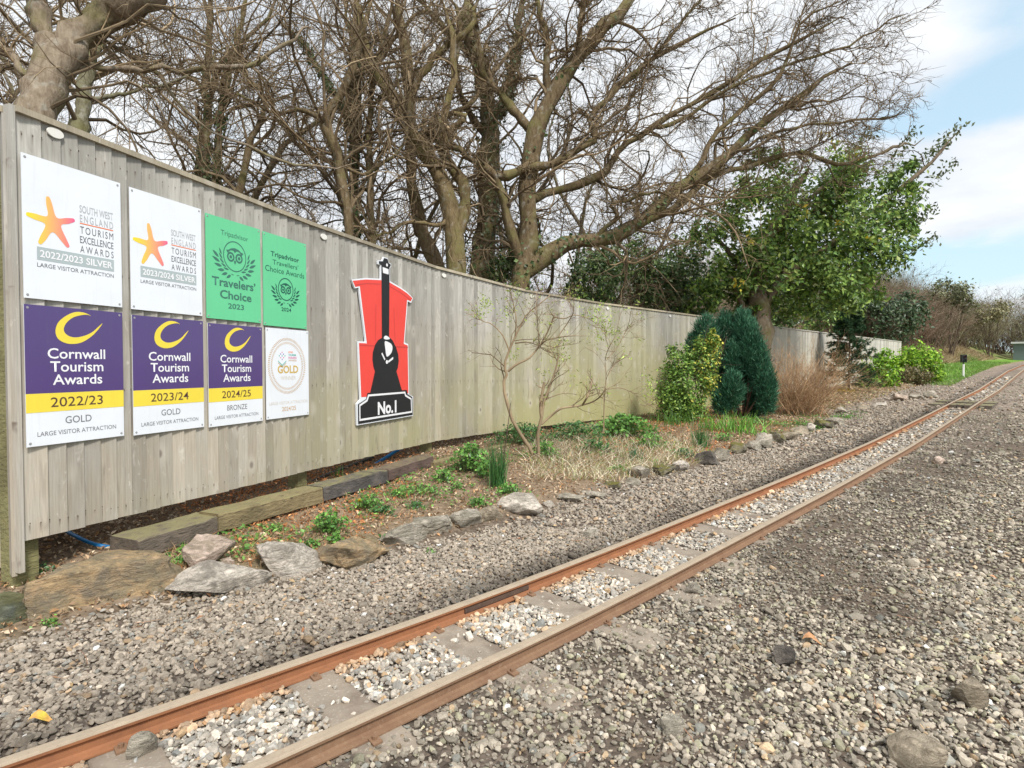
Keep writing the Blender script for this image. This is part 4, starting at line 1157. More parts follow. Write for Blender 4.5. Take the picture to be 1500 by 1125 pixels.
gi = ng.nodes.new('NodeGroupInput'); go = ng.nodes.new('NodeGroupOutput')
ci = ng.nodes.new('GeometryNodeCollectionInfo'); ci.inputs['Collection'].default_value = var_col; ci.inputs['Separate Children'].default_value = True; ci.inputs['Reset Children'].default_value = True
iop = ng.nodes.new('GeometryNodeInstanceOnPoints'); iop.inputs['Pick Instance'].default_value = True
def named(nm, typ):
    q = ng.nodes.new('GeometryNodeInputNamedAttribute'); q.data_type = typ; q.inputs['Name'].default_value = nm
    return [o_ for o_ in q.outputs if o_.enabled and o_.name == 'Attribute'][0] if any(o_.enabled and o_.name == 'Attribute' for o_ in q.outputs) else q.outputs[0]
ng.links.new(gi.outputs[0], iop.inputs['Points']); ng.links.new(ci.outputs[0], iop.inputs['Instance'])
ng.links.new(named('idx', 'INT'), iop.inputs['Instance Index']); ng.links.new(named('scl', 'FLOAT'), iop.inputs['Scale'])
e2r = ng.nodes.new('FunctionNodeEulerToRotation'); ng.links.new(named('rot', 'FLOAT_VECTOR'), e2r.inputs[0]); ng.links.new(e2r.outputs[0], iop.inputs['Rotation'])
ng.links.new(iop.outputs[0], go.inputs[0])
gm = gravel.modifiers.new('gravel', 'NODES'); gm.node_group = ng

# ------------------------------------------------------------------ leaves, blades
def unit(v): return v / (np.linalg.norm(v, axis=-1, keepdims=True) + 1e-9)
def leaves(mb, P, N, size, cols, rr, aspect=.55, fold=.25):
    """one folded leaf (two triangles each side of the midrib) per point"""
    n = len(P); A = unit(rr.normal(size=(n, 3)) + N * .3); A = unit(A - N * np.sum(A * N, 1, keepdims=True) * .7)
    B_ = unit(np.cross(N, A)); s = (size if np.ndim(size) else np.full(n, size))[:, None]
    up = unit(np.cross(A, B_))
    base = P - A * s * .5; tip = P + A * s * .5; l = P + B_ * s * aspect * .5 + up * s * fold * .3; r_ = P - B_ * s * aspect * .5 + up * s * fold * .3
    V = np.stack([base, r_, tip, l], 1).reshape(-1, 3); i = np.arange(n)[:, None] * 4
    T = np.concatenate([i + [0, 1, 2], i + [0, 2, 3]], 0)
    mb.add(V, T=T, col=np.repeat(np.broadcast_to(cols, (n, 3)), 4, axis=0))
def blades(mb, P, D, L, w, cols, rr, bend=.3, seg=3):
    """narrow tapering blades"""
    n = len(P); side = unit(np.cross(D, rr.normal(size=(n, 3)))); L = np.broadcast_to(L, (n,)); w = np.broadcast_to(w, (n,))
    bd = unit(rr.normal(size=(n, 3)) * [1, 1, .2]) * bend
    pts = []
    for k in range(seg + 1):
        t = k / seg; c = P + (D * t + bd * t * t) * L[:, None]
        ww = (w * (1 - t) ** .7 * .5 + 1e-5)[:, None]
        pts += [c - side * ww, c + side * ww]
    V = np.stack(pts, 1).reshape(-1, 3); m = 2 * (seg + 1); i = np.arange(n)[:, None] * m
    Q = np.concatenate([i + [2 * k, 2 * k + 1, 2 * k + 3, 2 * k + 2] for k in range(seg)], 0)
    mb.add(V, Q=Q, col=np.repeat(np.broadcast_to(cols, (n, 3)), m, axis=0))
def colmix(rr, n, cols, w=None, var=.25):
    cols = np.array(cols); i = rr.choice(len(cols), n, p=w); return cols[i] * np.exp(rr.normal(0, var, (n, 1)))

# bare wood: vectorised growth
def grow(P0, D0, L, R0, n, gnarl, bias, rr, tip=.35):
    m = len(P0); P = np.zeros((m, n, 3)); P[:, 0] = P0; D = unit(D0); st = (L / (n - 1))[:, None]
    w = np.zeros((m, 3))
    for i in range(1, n):
        w = .25 * w + rr.normal(size=(m, 3)) * gnarl * 1.35
        D = unit(D + w + bias); P[:, i] = P[:, i - 1] + D * st
    Rr = R0[:, None] * np.linspace(1, tip, n)[None]
    return P, Rr
def spawn(P, Rr, cnt, t0, t1, ang, lr, rr, rk=.6, rmin=.0015):
    m, n, _ = P.shape; idx = np.repeat(np.arange(m), cnt); k = len(idx)
    t = rr.uniform(t0, t1, k) * (n - 1); i = np.minimum(t.astype(int), n - 2); f = (t - i)[:, None]
    p = P[idx, i] * (1 - f) + P[idx, i + 1] * f; d = unit(P[idx, i + 1] - P[idx, i])
    perp = unit(np.cross(d, rr.normal(size=(k, 3)))); a = rr.uniform(ang * .6, ang * 1.25, k)[:, None]
    D = d * np.cos(a) + perp * np.sin(a)
    plen = np.sum(np.linalg.norm(np.diff(P, axis=1), axis=2), 1)[idx]
    L = plen * lr * rr.uniform(.6, 1.25, k) * (1.15 - .5 * t / (n - 1))
    r = np.maximum(rmin, (Rr[idx, i] * (1 - f[:, 0]) + Rr[idx, i + 1] * f[:, 0]) * rk * rr.uniform(.7, 1, k))
    return p, D, L, r
def bare_crown(mb, P, Rr, rr, bias, counts=(11, 7, 5), lr=(.6, .6, .55), col=((.13, .10, .075),), gn=.16, ang=.75, minr=(.006, .0035, .0022), first=(.15, 1), maxL=3.0):
    """limbs -> branches -> twigs"""
    b0 = np.array(bias)
    p, D, L, r = spawn(P, Rr, counts[0], first[0], first[1], ang, lr[0], rr, .5, minr[0]); L = np.minimum(L, maxL); r = np.minimum(r, minr[0] * 3.4)
    P1, R1 = grow(p, D, L, r, 10, gn, b0, rr, .22); tubes(mb, P1, R1, 5, colmix(rr, len(P1), col))
    p, D, L, r = spawn(P1, R1, counts[1], .15, 1, ang, lr[1], rr, .6, minr[1])
    P2, R2 = grow(p, D, L, r, 7, gn * 1.1, b0, rr); tubes(mb, P2, R2, 4, colmix(rr, len(P2), col))
    p, D, L, r = spawn(P2, R2, counts[2], .1, 1, ang * .9, lr[2], rr, .65, minr[2])
    P3, R3 = grow(p, D, L, r, 5, gn * .65, b0 * .8, rr, .3); tubes(mb, P3, R3, 3, colmix(rr, len(P3), col))
    return P1, P2, P3
BARK = (.24, .185, .11); TW = ((.19, .14, .085), (.145, .11, .07), (.25, .19, .12))
def limb3(px_pts, Y0, dY, n=18):
    """limb through photo points; each may carry its own distance offset"""
    pts = [atY(q[0], q[1], Y0 + (q[2] if len(q) > 2 else dY * i / max(1, len(px_pts) - 1))) for i, q in enumerate(px_pts)]
    return catmull(pts, n)
def px_r(w, Y): return w / 2 / 850 * Y
def bare_tree(name, label, Y, limbs, seed, bias=(.03, 0, .05), counts=(8, 5, 4), lr=(.45, .6, .6), bark=BARK, tw=TW, ivy=0, base=None, gn=.27, ang=.8, group=None, first=(.12, 1), maxL=3.0, minr=(.008, .0046, .0031)):
    """limbs: (points, width0, width1, dY, is_trunk)"""
    rr = np.random.RandomState(seed)
    l0 = limb3(limbs[0][0], Y, limbs[0][3]); p0 = l0[0]
    root = empty(name, (p0[0], p0[1], gz(p0[0], p0[1])), 0, label, 'tree', group)
    allP = []; allR = []
    for i, (pts, w0, w1, dY, *rest) in enumerate(limbs):
        P = limb3(pts, Y, dY, 18)
        if i and not (rest and rest[0] == 'g'):                        # join the limb it grows from
            prev = np.concatenate(allP); a0 = np.array([P[0][0] / P[0][1], (P[0][2] - CAM_H) / P[0][1]])
            q = np.stack([prev[:, 0] / prev[:, 1], (prev[:, 2] - CAM_H) / prev[:, 1]], 1); jn = np.argmin(np.sum((q - a0) ** 2, 1)); hit = prev[jn]
            k_ = 1 + (hit[1] - P[0][1]) / P[0][1] * np.linspace(1, .55, len(P))
            P = np.stack([P[:, 0] * k_, P[:, 1] * k_, CAM_H + (P[:, 2] - CAM_H) * k_], 1); P[0] = P[0] * .35 + hit * .65
        if i == 0 or (rest and rest[0] == 'g'):                     # down to the woodland floor
            g0 = P[0].copy(); g0[2] = gz(g0[0], g0[1]) - .1; P = np.vstack([g0, (g0 + P[0]) / 2, P]); P = catmull(P, 20)
        else: P = catmull(P, 20)
        n = len(P); P = P + rr.normal(size=(n, 3)) * .022 * np.linspace(.2, 1, n)[:, None]
        Rr = np.linspace(px_r(w0, Y), px_r(w1, Y + dY), n)
        if i == 0: Rr[:2] *= 1.18
        Rr = Rr * (1 + .13 * rr.normal(size=n)); Rr[-1] *= .25; Rr[-2] *= .7
        if i and not (rest and rest[0] == 'g'): Rr[0] *= .8
        mb = MB(); tubes(mb, P[None], Rr[None], 12 if w0 > 12 else 8, np.array(bark))
        # rough up the bark
        V = mb.V[0]; V += rr.normal(size=V.shape) * (Rr.mean() * .085)
        o = mb.build('trunk' if i == 0 or (rest and rest[0] == 'g') else 'limb', M['bark'], smooth=True); under(o, root)
        allP.append(P); allR.append(Rr)
    AP, AR = np.array(allP), np.array(allR)
    mb = MB(); P1, P2, P3 = bare_crown(mb, AP, AR, rr, bias, counts, lr, tw, gn, ang, minr, first, maxL)
    under(mb.build('crown', M['twig'], smooth=False), root)
    if ivy:
        lb = MB()
        k = ivy; li = rr.randint(0, min(2, len(AP)), k); t = rr.beta(1.1, 2.2, k) * (AP.shape[1] - 2); ii = t.astype(int)
        c = AP[li, ii] * (1 - (t - ii))[:, None] + AP[li, ii + 1] * (t - ii)[:, None]
        dr = unit(rr.normal(size=(k, 3)) * [1, 1, .35]); c = c + dr * (AR[li, ii][:, None] * rr.uniform(1.0, 1.9, (k, 1)) + .02)
        leaves(lb, c, dr, rr.uniform(.045, .085, k), colmix(rr, k, [(.055, .095, .035), (.085, .13, .04), (.12, .17, .07)]), rr, .85)
        under(lb.build('ivy', M['leaf']), root)
    return root, AP, AR

# ---- the wood behind the fence, nearest trees first
GREYB = (.36, .295, .22)
bare_tree('tree', 'thick leaning pale-barked tree trunk at top left that forks above the fence', 4.6, [
    ([(48,185),(62,140),(82,95),(105,62),(150,25),(195,-5),(270,-45)], 56, 34, .6),
    ([(74,100),(68,60),(58,20),(52,-30),(50,-90)], 34, 22, .3),
    ([(34,110),(18,80),(0,62),(-40,30)], 12, 8, .2),
    ([(110,104),(130,98),(180,99),(240,103),(310,100),(370,95),(420,62),(452,38)], 11, 4, .8),
    ([(66,48),(110,50),(150,62),(215,95),(265,155),(310,195),(370,218),(450,245),(520,235)], 7, 3, 1.2)], 21,
    counts=(11, 6, 4), bark=GREYB, lr=(.38, .5, .5), minr=(.005, .0028, .0018))
bare_tree('tree', 'slim greenish trunk standing close behind the leaning pale-barked tree', 6.6, [
    ([(115,200),(122,150),(128,100),(136,50),(150,0),(158,-60)], 22, 12, .5), ([(128,100),(160,40),(210,0),(280,-40)], 9, 4, .4), ([(122,150),(160,140),(220,128),(290,105),(340,60)], 7, 3, .5)], 22,
    counts=(13, 7, 5), bark=(.25, .24, .16), lr=(.5, .55, .55))
bare_tree('tree', 'thin forked tree with ivy, behind the first three signs', 9.0, [
    ([(298,285),(300,240),(302,190),(302,130),(306,60),(312,-20)], 14, 8, .4), ([(312,290),(318,240),(322,180),(335,110),(352,40),(362,-20)], 10, 6, .3, 'g'),
    ([(345,305),(358,250),(372,190),(390,160),(376,130),(352,100),(350,40)], 12, 4, .3, 'g'), ([(302,130),(250,100),(200,90),(150,60)], 6, 2.5, .3)], 23,
    counts=(15, 8, 5), ivy=700, lr=(.5, .55, .55), bias=(0, 0, .05))
bare_tree('tree', 'straight ivy-wrapped trunk rising just left of the engine board', 9.6, [
    ([(515,365),(517,300),(519,191),(520,110),(522,57),(524,-20)], 21, 13, .4), ([(519,200),(500,150),(470,110),(440,60),(400,20)], 9, 4, .6), ([(520,120),(560,80),(590,40),(640,0)], 8, 4, .5),
    ([(516,250),(480,235),(440,215),(400,160),(380,100)], 8, 3, .4)], 24, counts=(13, 7, 5), ivy=1500, lr=(.45, .55, .6))
bare_tree('tree', 'sinuous thin tree curving in front of the ivy-wrapped trunk', 8.6, [
    ([(512,345),(507,300),(492,218),(477,180),(492,150),(507,126),(520,90),(526,57),(545,-10)], 15, 9, .2), ([(477,180),(440,160),(400,165),(350,140),(300,150)], 7, 3, .5),
    ([(498,240),(530,255),(560,240),(590,215),(597,190),(590,150),(580,100)], 6, 3, .4)], 25, counts=(14, 7, 5), lr=(.5, .55, .55))
bare_tree('tree', 'slender upright tree with a kinked stem between the ivy-wrapped trunk and the tan one', 9.2, [
    ([(545,365),(543,300),(541,248),(542,160),(557,76),(580,-10)], 12, 7, .3), ([(542,160),(560,140),(590,115),(625,95),(655,60),(700,20)], 6, 3, .5)], 26, counts=(13, 7, 5), lr=(.5, .55, .55))
bare_tree('tree', 'smooth tan-barked tree leaning left behind the fence', 9.8, [
    ([(645,405),(630,365),(614,325),(604,260),(602,214),(598,134),(590,60),(575,-20)], 24, 12, .3), ([(602,214),(640,180),(690,150),(720,110),(760,60),(790,0)], 10, 4, .8), ([(598,150),(565,130),(530,90),(510,40),(500,-20)], 9, 4, .4)], 27,
    counts=(14, 7, 5), bark=(.33, .25, .155), lr=(.45, .55, .55))
bare_tree('tree', 'crooked mossy tree whose trunk splits low behind the fence, right of the engine board', 8.7, [
    ([(670,415),(668,375),(662,320),(656,287),(640,250),(626,229),(610,205),(585,165),(565,130),(540,90),(528,40),(520,-20)], 30, 12, .5),
    ([(668,350),(675,325),(682,290),(676,262),(655,240),(645,215),(650,170),(665,120),(660,60),(650,0)], 20, 8, .5),
    ([(690,165),(660,190),(640,200),(610,205)], 9, 10, .3), ([(662,320),(640,330),(600,325),(560,345),(540,330)], 7, 3, -.4),
    ([(610,205),(600,180),(606,130),(640,80),(690,40),(700,-10)], 13, 6, .3)], 28, counts=(13, 7, 5), bark=(.25, .19, .105), lr=(.42, .55, .55), gn=.30, first=(.3, 1))
bare_tree('tree', 'broad trunk thick with ivy stems left of the big oak', 10.6, [
    ([(706,425),(708,370),(714,306),(718,214),(714,153),(703,103),(690,40),(684,-20)], 38, 18, .4), ([(716,180),(740,150),(752,100),(760,40),(768,-20)], 14, 8, .3), ([(706,110),(670,60),(630,20),(600,-20)], 10, 5, .4), ([(714,200),(690,170),(670,120),(672,60),(668,0)], 12, 6, -.3)], 29,
    counts=(14, 8, 5), bark=(.20, .155, .095), ivy=2200, lr=(.4, .5, .55))
oakb = (.21, .16, .095)
bare_tree('oak_tree', 'big wind-swept oak with twisted limbs reaching right over the fence', 9.0, [
    ([(765,440),(763,413),(772,370),(776,344),(774,268),(783,199),(805,149),(825,111),(851,76),(882,42),(912,10),(940,-30)], 38, 16, .6),
    ([(774,395),(800,375),(832,356),(870,352),(909,340),(940,326),(970,298),(1000,270),(1060,236),(1100,192),(1160,152),(1188,124),(1250,90)], 30, 5, 1.0),
    ([(940,326),(992,304),(1020,276),(1050,256),(1110,240),(1156,224),(1188,228),(1240,240),(1268,224)], 13, 3.5, 1.2),
    ([(764,385),(752,350),(742,315),(736,290),(729,262),(715,250),(695,237),(675,222),(655,205),(640,170)], 16, 7, -.3),
    ([(729,256),(752,256),(775,241),(802,245),(832,226),(870,203),(871,195),(862,175),(885,150),(909,122),(950,92),(1010,55),(1080,20)], 14, 5, .7),
    ([(776,300),(800,283),(851,271),(890,248),(909,214),(950,191),(1000,160),(1070,120),(1150,70),(1230,25)], 14, 4, 1.0),
    ([(783,199),(760,170),(735,140),(712,110),(700,60),(690,0)], 14, 6, .3),
    ([(805,149),(800,100),(802,60),(790,20),(785,-30)], 12, 7, .2),
    ([(851,76),(850,40),(855,0),(860,-40)], 11, 7, .2),
    ([(1000,270),(1030,235),(1044,200),(1088,160),(1140,116),(1156,72),(1180,30),(1240,-5)], 9, 3, .4),
    ([(870,352),(890,330),(905,318),(895,300),(925,290),(960,280),(1010,300)], 8, 3, -.3),
    ([(950,191),(1000,175),(1050,140),(1110,110),(1190,85),(1260,60),(1330,20)], 7, 2.5, .5),
    ([(1060,236),(1120,200),(1180,185),(1250,178),(1320,170)], 6, 2.5, .4),
    ([(909,122),(960,80),(1000,30),(1040,-20)], 7, 3, .4)], 30,
    bias=(.075, .01, .035), counts=(20, 9, 6), bark=oakb, lr=(.32, .55, .55), gn=.26, ang=.75, ivy=500, first=(.22, 1), maxL=1.9, minr=(.009, .0052, .0036))

# ---- farther bare trees: two kinds, copied
def copy_tree(o, loc, rz, sc, label, group):
    c = o.copy(); COL.objects.link(c); c.location = loc; c.rotation_euler = (0, 0, rz); c.scale = (sc, sc, sc)
    c['label'] = label; c['group'] = group
    for ch in o.children:
        d = ch.copy(); COL.objects.link(d); d.parent = c; d.matrix_parent_inverse = ch.matrix_parent_inverse.copy()
    return c
def proto_tree(seed, h, stems, counts):
    rr = np.random.RandomState(seed)
    root = empty('slender_tree', (0, 0, 0), 0, 'x', 'tree')
    P0 = np.zeros((stems, 3)); P0[:, :2] = rr.normal(size=(stems, 2)) * .15; P0[:, 2] = -.2
    D0 = np.stack([rr.normal(0, .16, stems), rr.normal(0, .16, stems), np.ones(stems)], 1)
    P, Rr = grow(P0, D0, h * rr.uniform(.8, 1.1, stems), rr.uniform(.06, .10, stems), 16, .13, np.array([.005, 0, .05]), rr, .2)
    mb = MB(); tubes(mb, P, Rr, 8, np.array((.19, .155, .115))); mb.build('trunk', M['bark'], root, smooth=True)
    mb = MB(); bare_crown(mb, P, Rr, rr, (.01, 0, .07), counts, (.30, .55, .55), TW, .24, .8, (.010, .0055, .0038), (.18, 1), 2.2)
    mb.build('crown', M['twig'], root)
    return root
pt = [proto_tree(71, 7.5, 3, (22, 6, 4)), proto_tree(72, 8.5, 2, (26, 6, 4)), proto_tree(73, 6.5, 3, (20, 6, 4))]
spots = [(-9.5,10),(-7.2,8.2),(-8.2,12.5),(-5.6,9.6),(-6.3,13.2),(-4.4,11.8),(-3.0,13.6),(-1.9,12.4),(-.4,13.2),(1.4,15.8),(2.6,14.2),(-10.5,15),(-5,16.5),(4.6,17.4),(.2,18.2),(-12.5,11.5)]
LBT = 'slender bare tree in the wood behind the big trunks'; GBT = 'slender bare trees in the wood'
rr = np.random.RandomState(8)
for i, (x, y) in enumerate(spots):
    t = pt[i % 3]
    if i < 3: c = t; c.location = (x, y, gz(x, y)); c['label'] = LBT; c['group'] = GBT
    else: copy_tree(t, (x, y, gz(x, y)), rr.uniform(0, 6.28), rr.uniform(.8, 1.1), LBT, GBT)

# ------------------------------------------------------------------ leafy shrubs
def crown_points(rr, n, blobs, shell=.55, clump=26, cs=.16):
    """points gathered in clumps inside a set of ellipsoids (cx,cy,cz,rx,ry,rz,weight)"""
    B_ = np.array(blobs); w = B_[:, 6] / B_[:, 6].sum(); nc = max(8, n // clump)
    bi = rr.choice(len(B_), nc, p=w); d = unit(rr.normal(size=(nc, 3))); r = rr.uniform(shell, 1, nc)[:, None] ** .6
    c = B_[bi, :3] + d * r * B_[bi, 3:6]
    idx = rr.randint(0, nc, n); P = c[idx] + rr.normal(size=(n, 3)) * cs * B_[bi[idx], 3:6].mean(1)[:, None]
    return P, unit(P - B_[bi[idx], :3])
def blob(u, v, Y, wu, wv, wt=1, dep=1.0): # photo ellipse -> ellipsoid
    p = atY(u, v, Y); k = Y / 850; return (p[0], p[1], p[2], wu * k, wu * k * dep, wv * k, wt)
def leafy(name, label, cat, base, blobs, n, size, cols, w, seed, stems=8, bark=(.12, .09, .065), group=None, shell=.45, aspect=.55, clump=26, cs=.16, sr=.010, mat='leaf', colfn=None):
    rr = np.random.RandomState(seed); root = empty(name, (base[0], base[1], gz(base[0], base[1])), 0, label, cat, group)
    P, N = crown_points(rr, n, blobs, shell, clump, cs)
    C = colmix(rr, n, cols, w, .22)
    if colfn is not None: C = colfn(P, C, rr)
    N = unit(N + rr.normal(size=(n, 3)) * .7 + [0, 0, .5])
    mb = MB(); leaves(mb, P, N, size * rr.uniform(.6, 1.25, n), C, rr, aspect); under(mb.build('foliage', M[mat]), root)
    B_ = np.array(blobs); m = stems; tgt = B_[rr.randint(0, len(B_), m), :3] + rr.normal(size=(m, 3)) * B_[:, 3:6].mean() * .4
    p0 = np.array([base[0], base[1], gz(base[0], base[1]) - .03]) + rr.normal(size=(m, 3)) * [.04, .04, 0]
    t = np.linspace(0, 1, 9)[None, :, None]; P = p0[:, None] * (1 - t) + tgt[:, None] * t; P += np.cumsum(rr.normal(size=P.shape) * .012, 1) * np.linalg.norm(tgt - p0, axis=1)[:, None, None]
    Rr = sr * np.linspace(1, .3, 9)[None] * np.ones((m, 1)); mb = MB(); tubes(mb, P, Rr, 6, np.array(bark))
    p, D, L, r = spawn(P, Rr, 6, .3, 1, .7, .4, rr, .5, .002); P1, R1 = grow(p, D, L, r, 6, .15, np.array([0, 0, .05]), rr); tubes(mb, P1, R1, 4, np.array(bark))
    under(mb.build('stem', M['twig'], smooth=True), root)
    return root

HOL = [(.09, .17, .04), (.17, .28, .055), (.28, .40, .085), (.36, .43, .12)]
# the evergreen tree at the right, its trunk between the two fences
rr = np.random.RandomState(90)
Yh = 12.4
tb = atY(1113, 590, Yh)
root, AP, AR = bare_tree('holly_tree', 'leafy evergreen tree with a stout trunk standing between the two fences', Yh, [
    ([(1114,600),(1113,540),(1114,490),(1112,450),(1106,410),(1120,360),(1150,310),(1180,250)], 50, 12, 0),
    ([(1113,470),(1130,430),(1170,390),(1230,350),(1290,300),(1360,240),(1405,190)], 14, 3, -.4),
    ([(1110,440),(1090,400),(1060,360),(1030,330)], 12, 4, .2), ([(1115,470),(1128,440),(1150,400),(1230,395),(1300,370)], 10, 4, .4),
    ([(1150,320),(1200,280),(1250,240),(1300,220),(1350,205)], 8, 3, -.3), ([(1098,520),(1093,480),(1085,440),(1070,400)], 12, 5, -.4)], 91, counts=(5, 4, 3), bark=(.27, .22, .16), lr=(.3, .5, .5), bias=(.02, 0, .03))
bl = [blob(1180,260,Yh,80,42,1.0), blob(1110,320,Yh,68,68,1.2), blob(1205,330,Yh,95,70,1.9), blob(1265,290,Yh,70,55,1.2), blob(1250,385,Yh,82,52,1.6), blob(1150,400,Yh,95,46,1.4), blob(1055,380,Yh,55,62,1.0), blob(1060,440,Yh,60,34,.7), blob(1235,432,Yh-.3,55,24,.6), blob(1110,255,Yh,40,35,.4), blob(1160,445,Yh+.3,60,28,.5),
      blob(1310,335,Yh,40,45,.5), blob(1335,262,Yh,26,26,.25)]
P, N = crown_points(rr, 24000, bl, .3, 75, .135)
C = colmix(rr, len(P), HOL, [.38, .34, .2, .08], .25)
sprig = []
for (u0, v0, u1, v1, nn_) in ((1300,300,1410,180,150),(1310,320,1400,235,150),(1300,350,1370,300,140),(1290,260,1345,185,110),(1300,380,1372,345,120),(1250,225,1275,190,60),(1290,410,1320,385,60),(1320,250,1390,205,90)):
    t = rr.uniform(0, 1, nn_) ** .8
    for tt in t:
        sprig.append(atY(u0 + (u1 - u0) * tt + rr.normal() * 6, v0 + (v1 - v0) * tt + rr.normal() * 5, Yh + rr.normal() * .3))
sprig = np.array(sprig)
SC_ = colmix(rr, len(sprig), [(.10, .13, .045), (.15, .17, .07), (.06, .085, .035)], None, .25)
mb = MB(); leaves(mb, P, unit(N + rr.normal(size=P.shape) * .7 + [0, 0, .5]), rr.uniform(.08, .15, len(P)), C, rr, .5)
leaves(mb, sprig, unit(rr.normal(size=sprig.shape)), rr.uniform(.07, .13, len(sprig)), SC_, rr, .45)
ye = np.array([atY(u, v, Yh - 1.1) + rr.normal(size=3) * .06 for u, v, q in ((1210,200,9),(1222,212,8),(1178,312,10),(1230,325,9),(1280,350,6),(1255,225,7),(1100,345,6),(1080,415,8)) for _ in range(q)])
leaves(mb, ye, unit(rr.normal(size=ye.shape)), rr.uniform(.09, .14, len(ye)), colmix(rr, len(ye), [(.55, .42, .04), (.45, .40, .05)]), rr, .5)
under(mb.build('foliage', M['leaf']), root)

DK = [(.075, .13, .045), (.12, .20, .065), (.19, .28, .09), (.30, .36, .18)]
def shrub_at(u, v, Y): p = atY(u, v, Y); return (p[0], p[1])
leafy('holly_bush', 'dark ivy-clad bush behind the fence below the low oak limb', 'bush', shrub_at(880, 440, 12.6), [blob(870,410,12.6,42,45,1), blob(900,380,12.8,30,34,.6), blob(850,445,12.4,32,25,.5)], 3800, .10, DK, [.3,.35,.25,.1], 41, shell=.3)
leafy('holly_bush', 'glossy dark holly bush behind the fence, left of the evergreen tree', 'bush', shrub_at(975, 460, 13.6), [blob(965,420,13.6,44,40,1), blob(1000,395,13.8,38,50,1), blob(935,385,13.6,30,36,.5), blob(1010,450,13.4,30,26,.4)], 6500, .11, DK, [.3,.35,.25,.1], 42, shell=.3)
leafy('ivy_bush', 'narrow ivy-covered stump behind the fence beside the big oak', 'bush', shrub_at(735, 430, 9.6), [blob(735,395,9.6,22,24,1), blob(750,375,9.6,14,22,.5)], 1100, .075, DK, [.25,.35,.25,.15], 43, shell=.3)
leafy('holly_bush', 'round dark green bush on the slope behind the far fence', 'bush', shrub_at(1290, 500, 24), [blob(1290,470,24,48,36,1.2), blob(1330,455,24.3,26,26,.5), blob(1255,450,23.6,30,26,.5)], 6000, .16, [(.04,.075,.035),(.07,.115,.05),(.13,.18,.09)], [.35,.4,.25], 44, shell=.4)
leafy('holly_bush', 'small green bush between the evergreen tree and the spruce top', 'bush', shrub_at(1225, 480, 19.5), [blob(1235,460,19.5,28,22,1), blob(1205,470,19.5,30,26,.8)], 2200, .12, HOL, [.3,.4,.2,.1], 45, shell=.3)
leafy('ivy_bush', 'ivy growing up a stem behind the evergreen trunk', 'bush', shrub_at(1190, 480, 15.8), [blob(1150,440,15.8,38,30,.8), blob(1200,440,15.8,24,28,.5), blob(1140,470,15.6,26,16,.4)], 3200, .11, DK, [.35,.35,.2,.1], 46, shell=.3)

leafy('scrub_bush', 'olive green bush rising above the brown scrub on the bank', 'bush', shrub_at(1392, 500, 33), [blob(1392,428,33,26,20,1), blob(1372,440,33,18,14,.5), blob(1410,445,33,18,14,.5)], 2600, .17, [(.15,.16,.08),(.22,.23,.12),(.11,.14,.06)], [.4,.35,.25], 47, shell=.3, stems=10, sr=.03)
leafy('scrub_bush', 'sparse yellowish olive bush at the far end of the bank scrub', 'bush', shrub_at(1450, 505, 42), [blob(1450,455,42,26,14,1), blob(1432,465,42,16,12,.5)], 1800, .2, [(.24,.22,.11),(.19,.19,.10),(.30,.27,.14)], [.4,.35,.25], 48, shell=.3, stems=10, sr=.03)
# variegated bush
def vary(P, C, rr):
    f = np.clip((P[:, 0] - 2.75) / .6 + rr.normal(0, .35, len(P)), 0, 1) > .52
    C = C.copy(); C[f] = np.array([.60, .56, .10]) * np.exp(rr.normal(0, .22, (f.sum(), 1))); return C
leafy('variegated_bush', 'green and yellow variegated bush leaning against the dark conifer', 'bush', shrub_at(1005, 625, 8.75),
      [blob(1000,575,8.75,36,48,1.3), blob(1030,530,8.7,22,42,.8), blob(985,590,8.7,25,32,.6), blob(1018,610,8.6,26,18,.4), blob(1043,500,8.7,9,18,.22), blob(992,530,8.75,22,26,.4)], 11000, .05,
      [(.09, .18, .035), (.16, .29, .05), (.26, .38, .07)], [.35, .4, .25], 51, stems=14, shell=.3, colfn=vary)
# lime bushes
LIME = [(.16, .34, .02), (.27, .46, .03), (.09, .20, .02), (.38, .55, .06)]
leafy('lime_green_bush', 'lime green bush just right of the spruce, first of two', 'bush', shrub_at(1292, 580, 16.8), [blob(1290,550,16.8,26,26,1), blob(1298,530,16.8,14,18,.4), blob(1275,562,16.6,18,14,.3)], 3600, .10, LIME, [.35,.35,.2,.1], 52, shell=.3)
leafy('lime_green_bush', 'larger lime green bush with a brownish left foot, second of two', 'bush', shrub_at(1348, 568, 18.6), [blob(1345,528,18.6,26,24,1), blob(1365,545,18.6,16,18,.5), blob(1325,535,18.6,16,20,.3)], 4200, .11, LIME, [.3,.4,.15,.15], 53, shell=.3)
leafy('heather_bush', 'olive brown low bush in front of the larger lime green one', 'bush', shrub_at(1330, 570, 18.0), [blob(1335,552,18.0,26,15,1)], 2400, .07, [(.16, .12, .05), (.12, .13, .04), (.20, .16, .08)], [.4,.35,.25], 54, shell=.3)
leafy('yellow_heather', 'low golden heather at the foot of the spruce', 'bush', shrub_at(1238, 583, 14.8), [blob(1236,577,14.8,20,5,1)], 700, .05, [(.45, .30, .03), (.35, .28, .05)], [.6,.4], 55, shell=.2, stems=3)

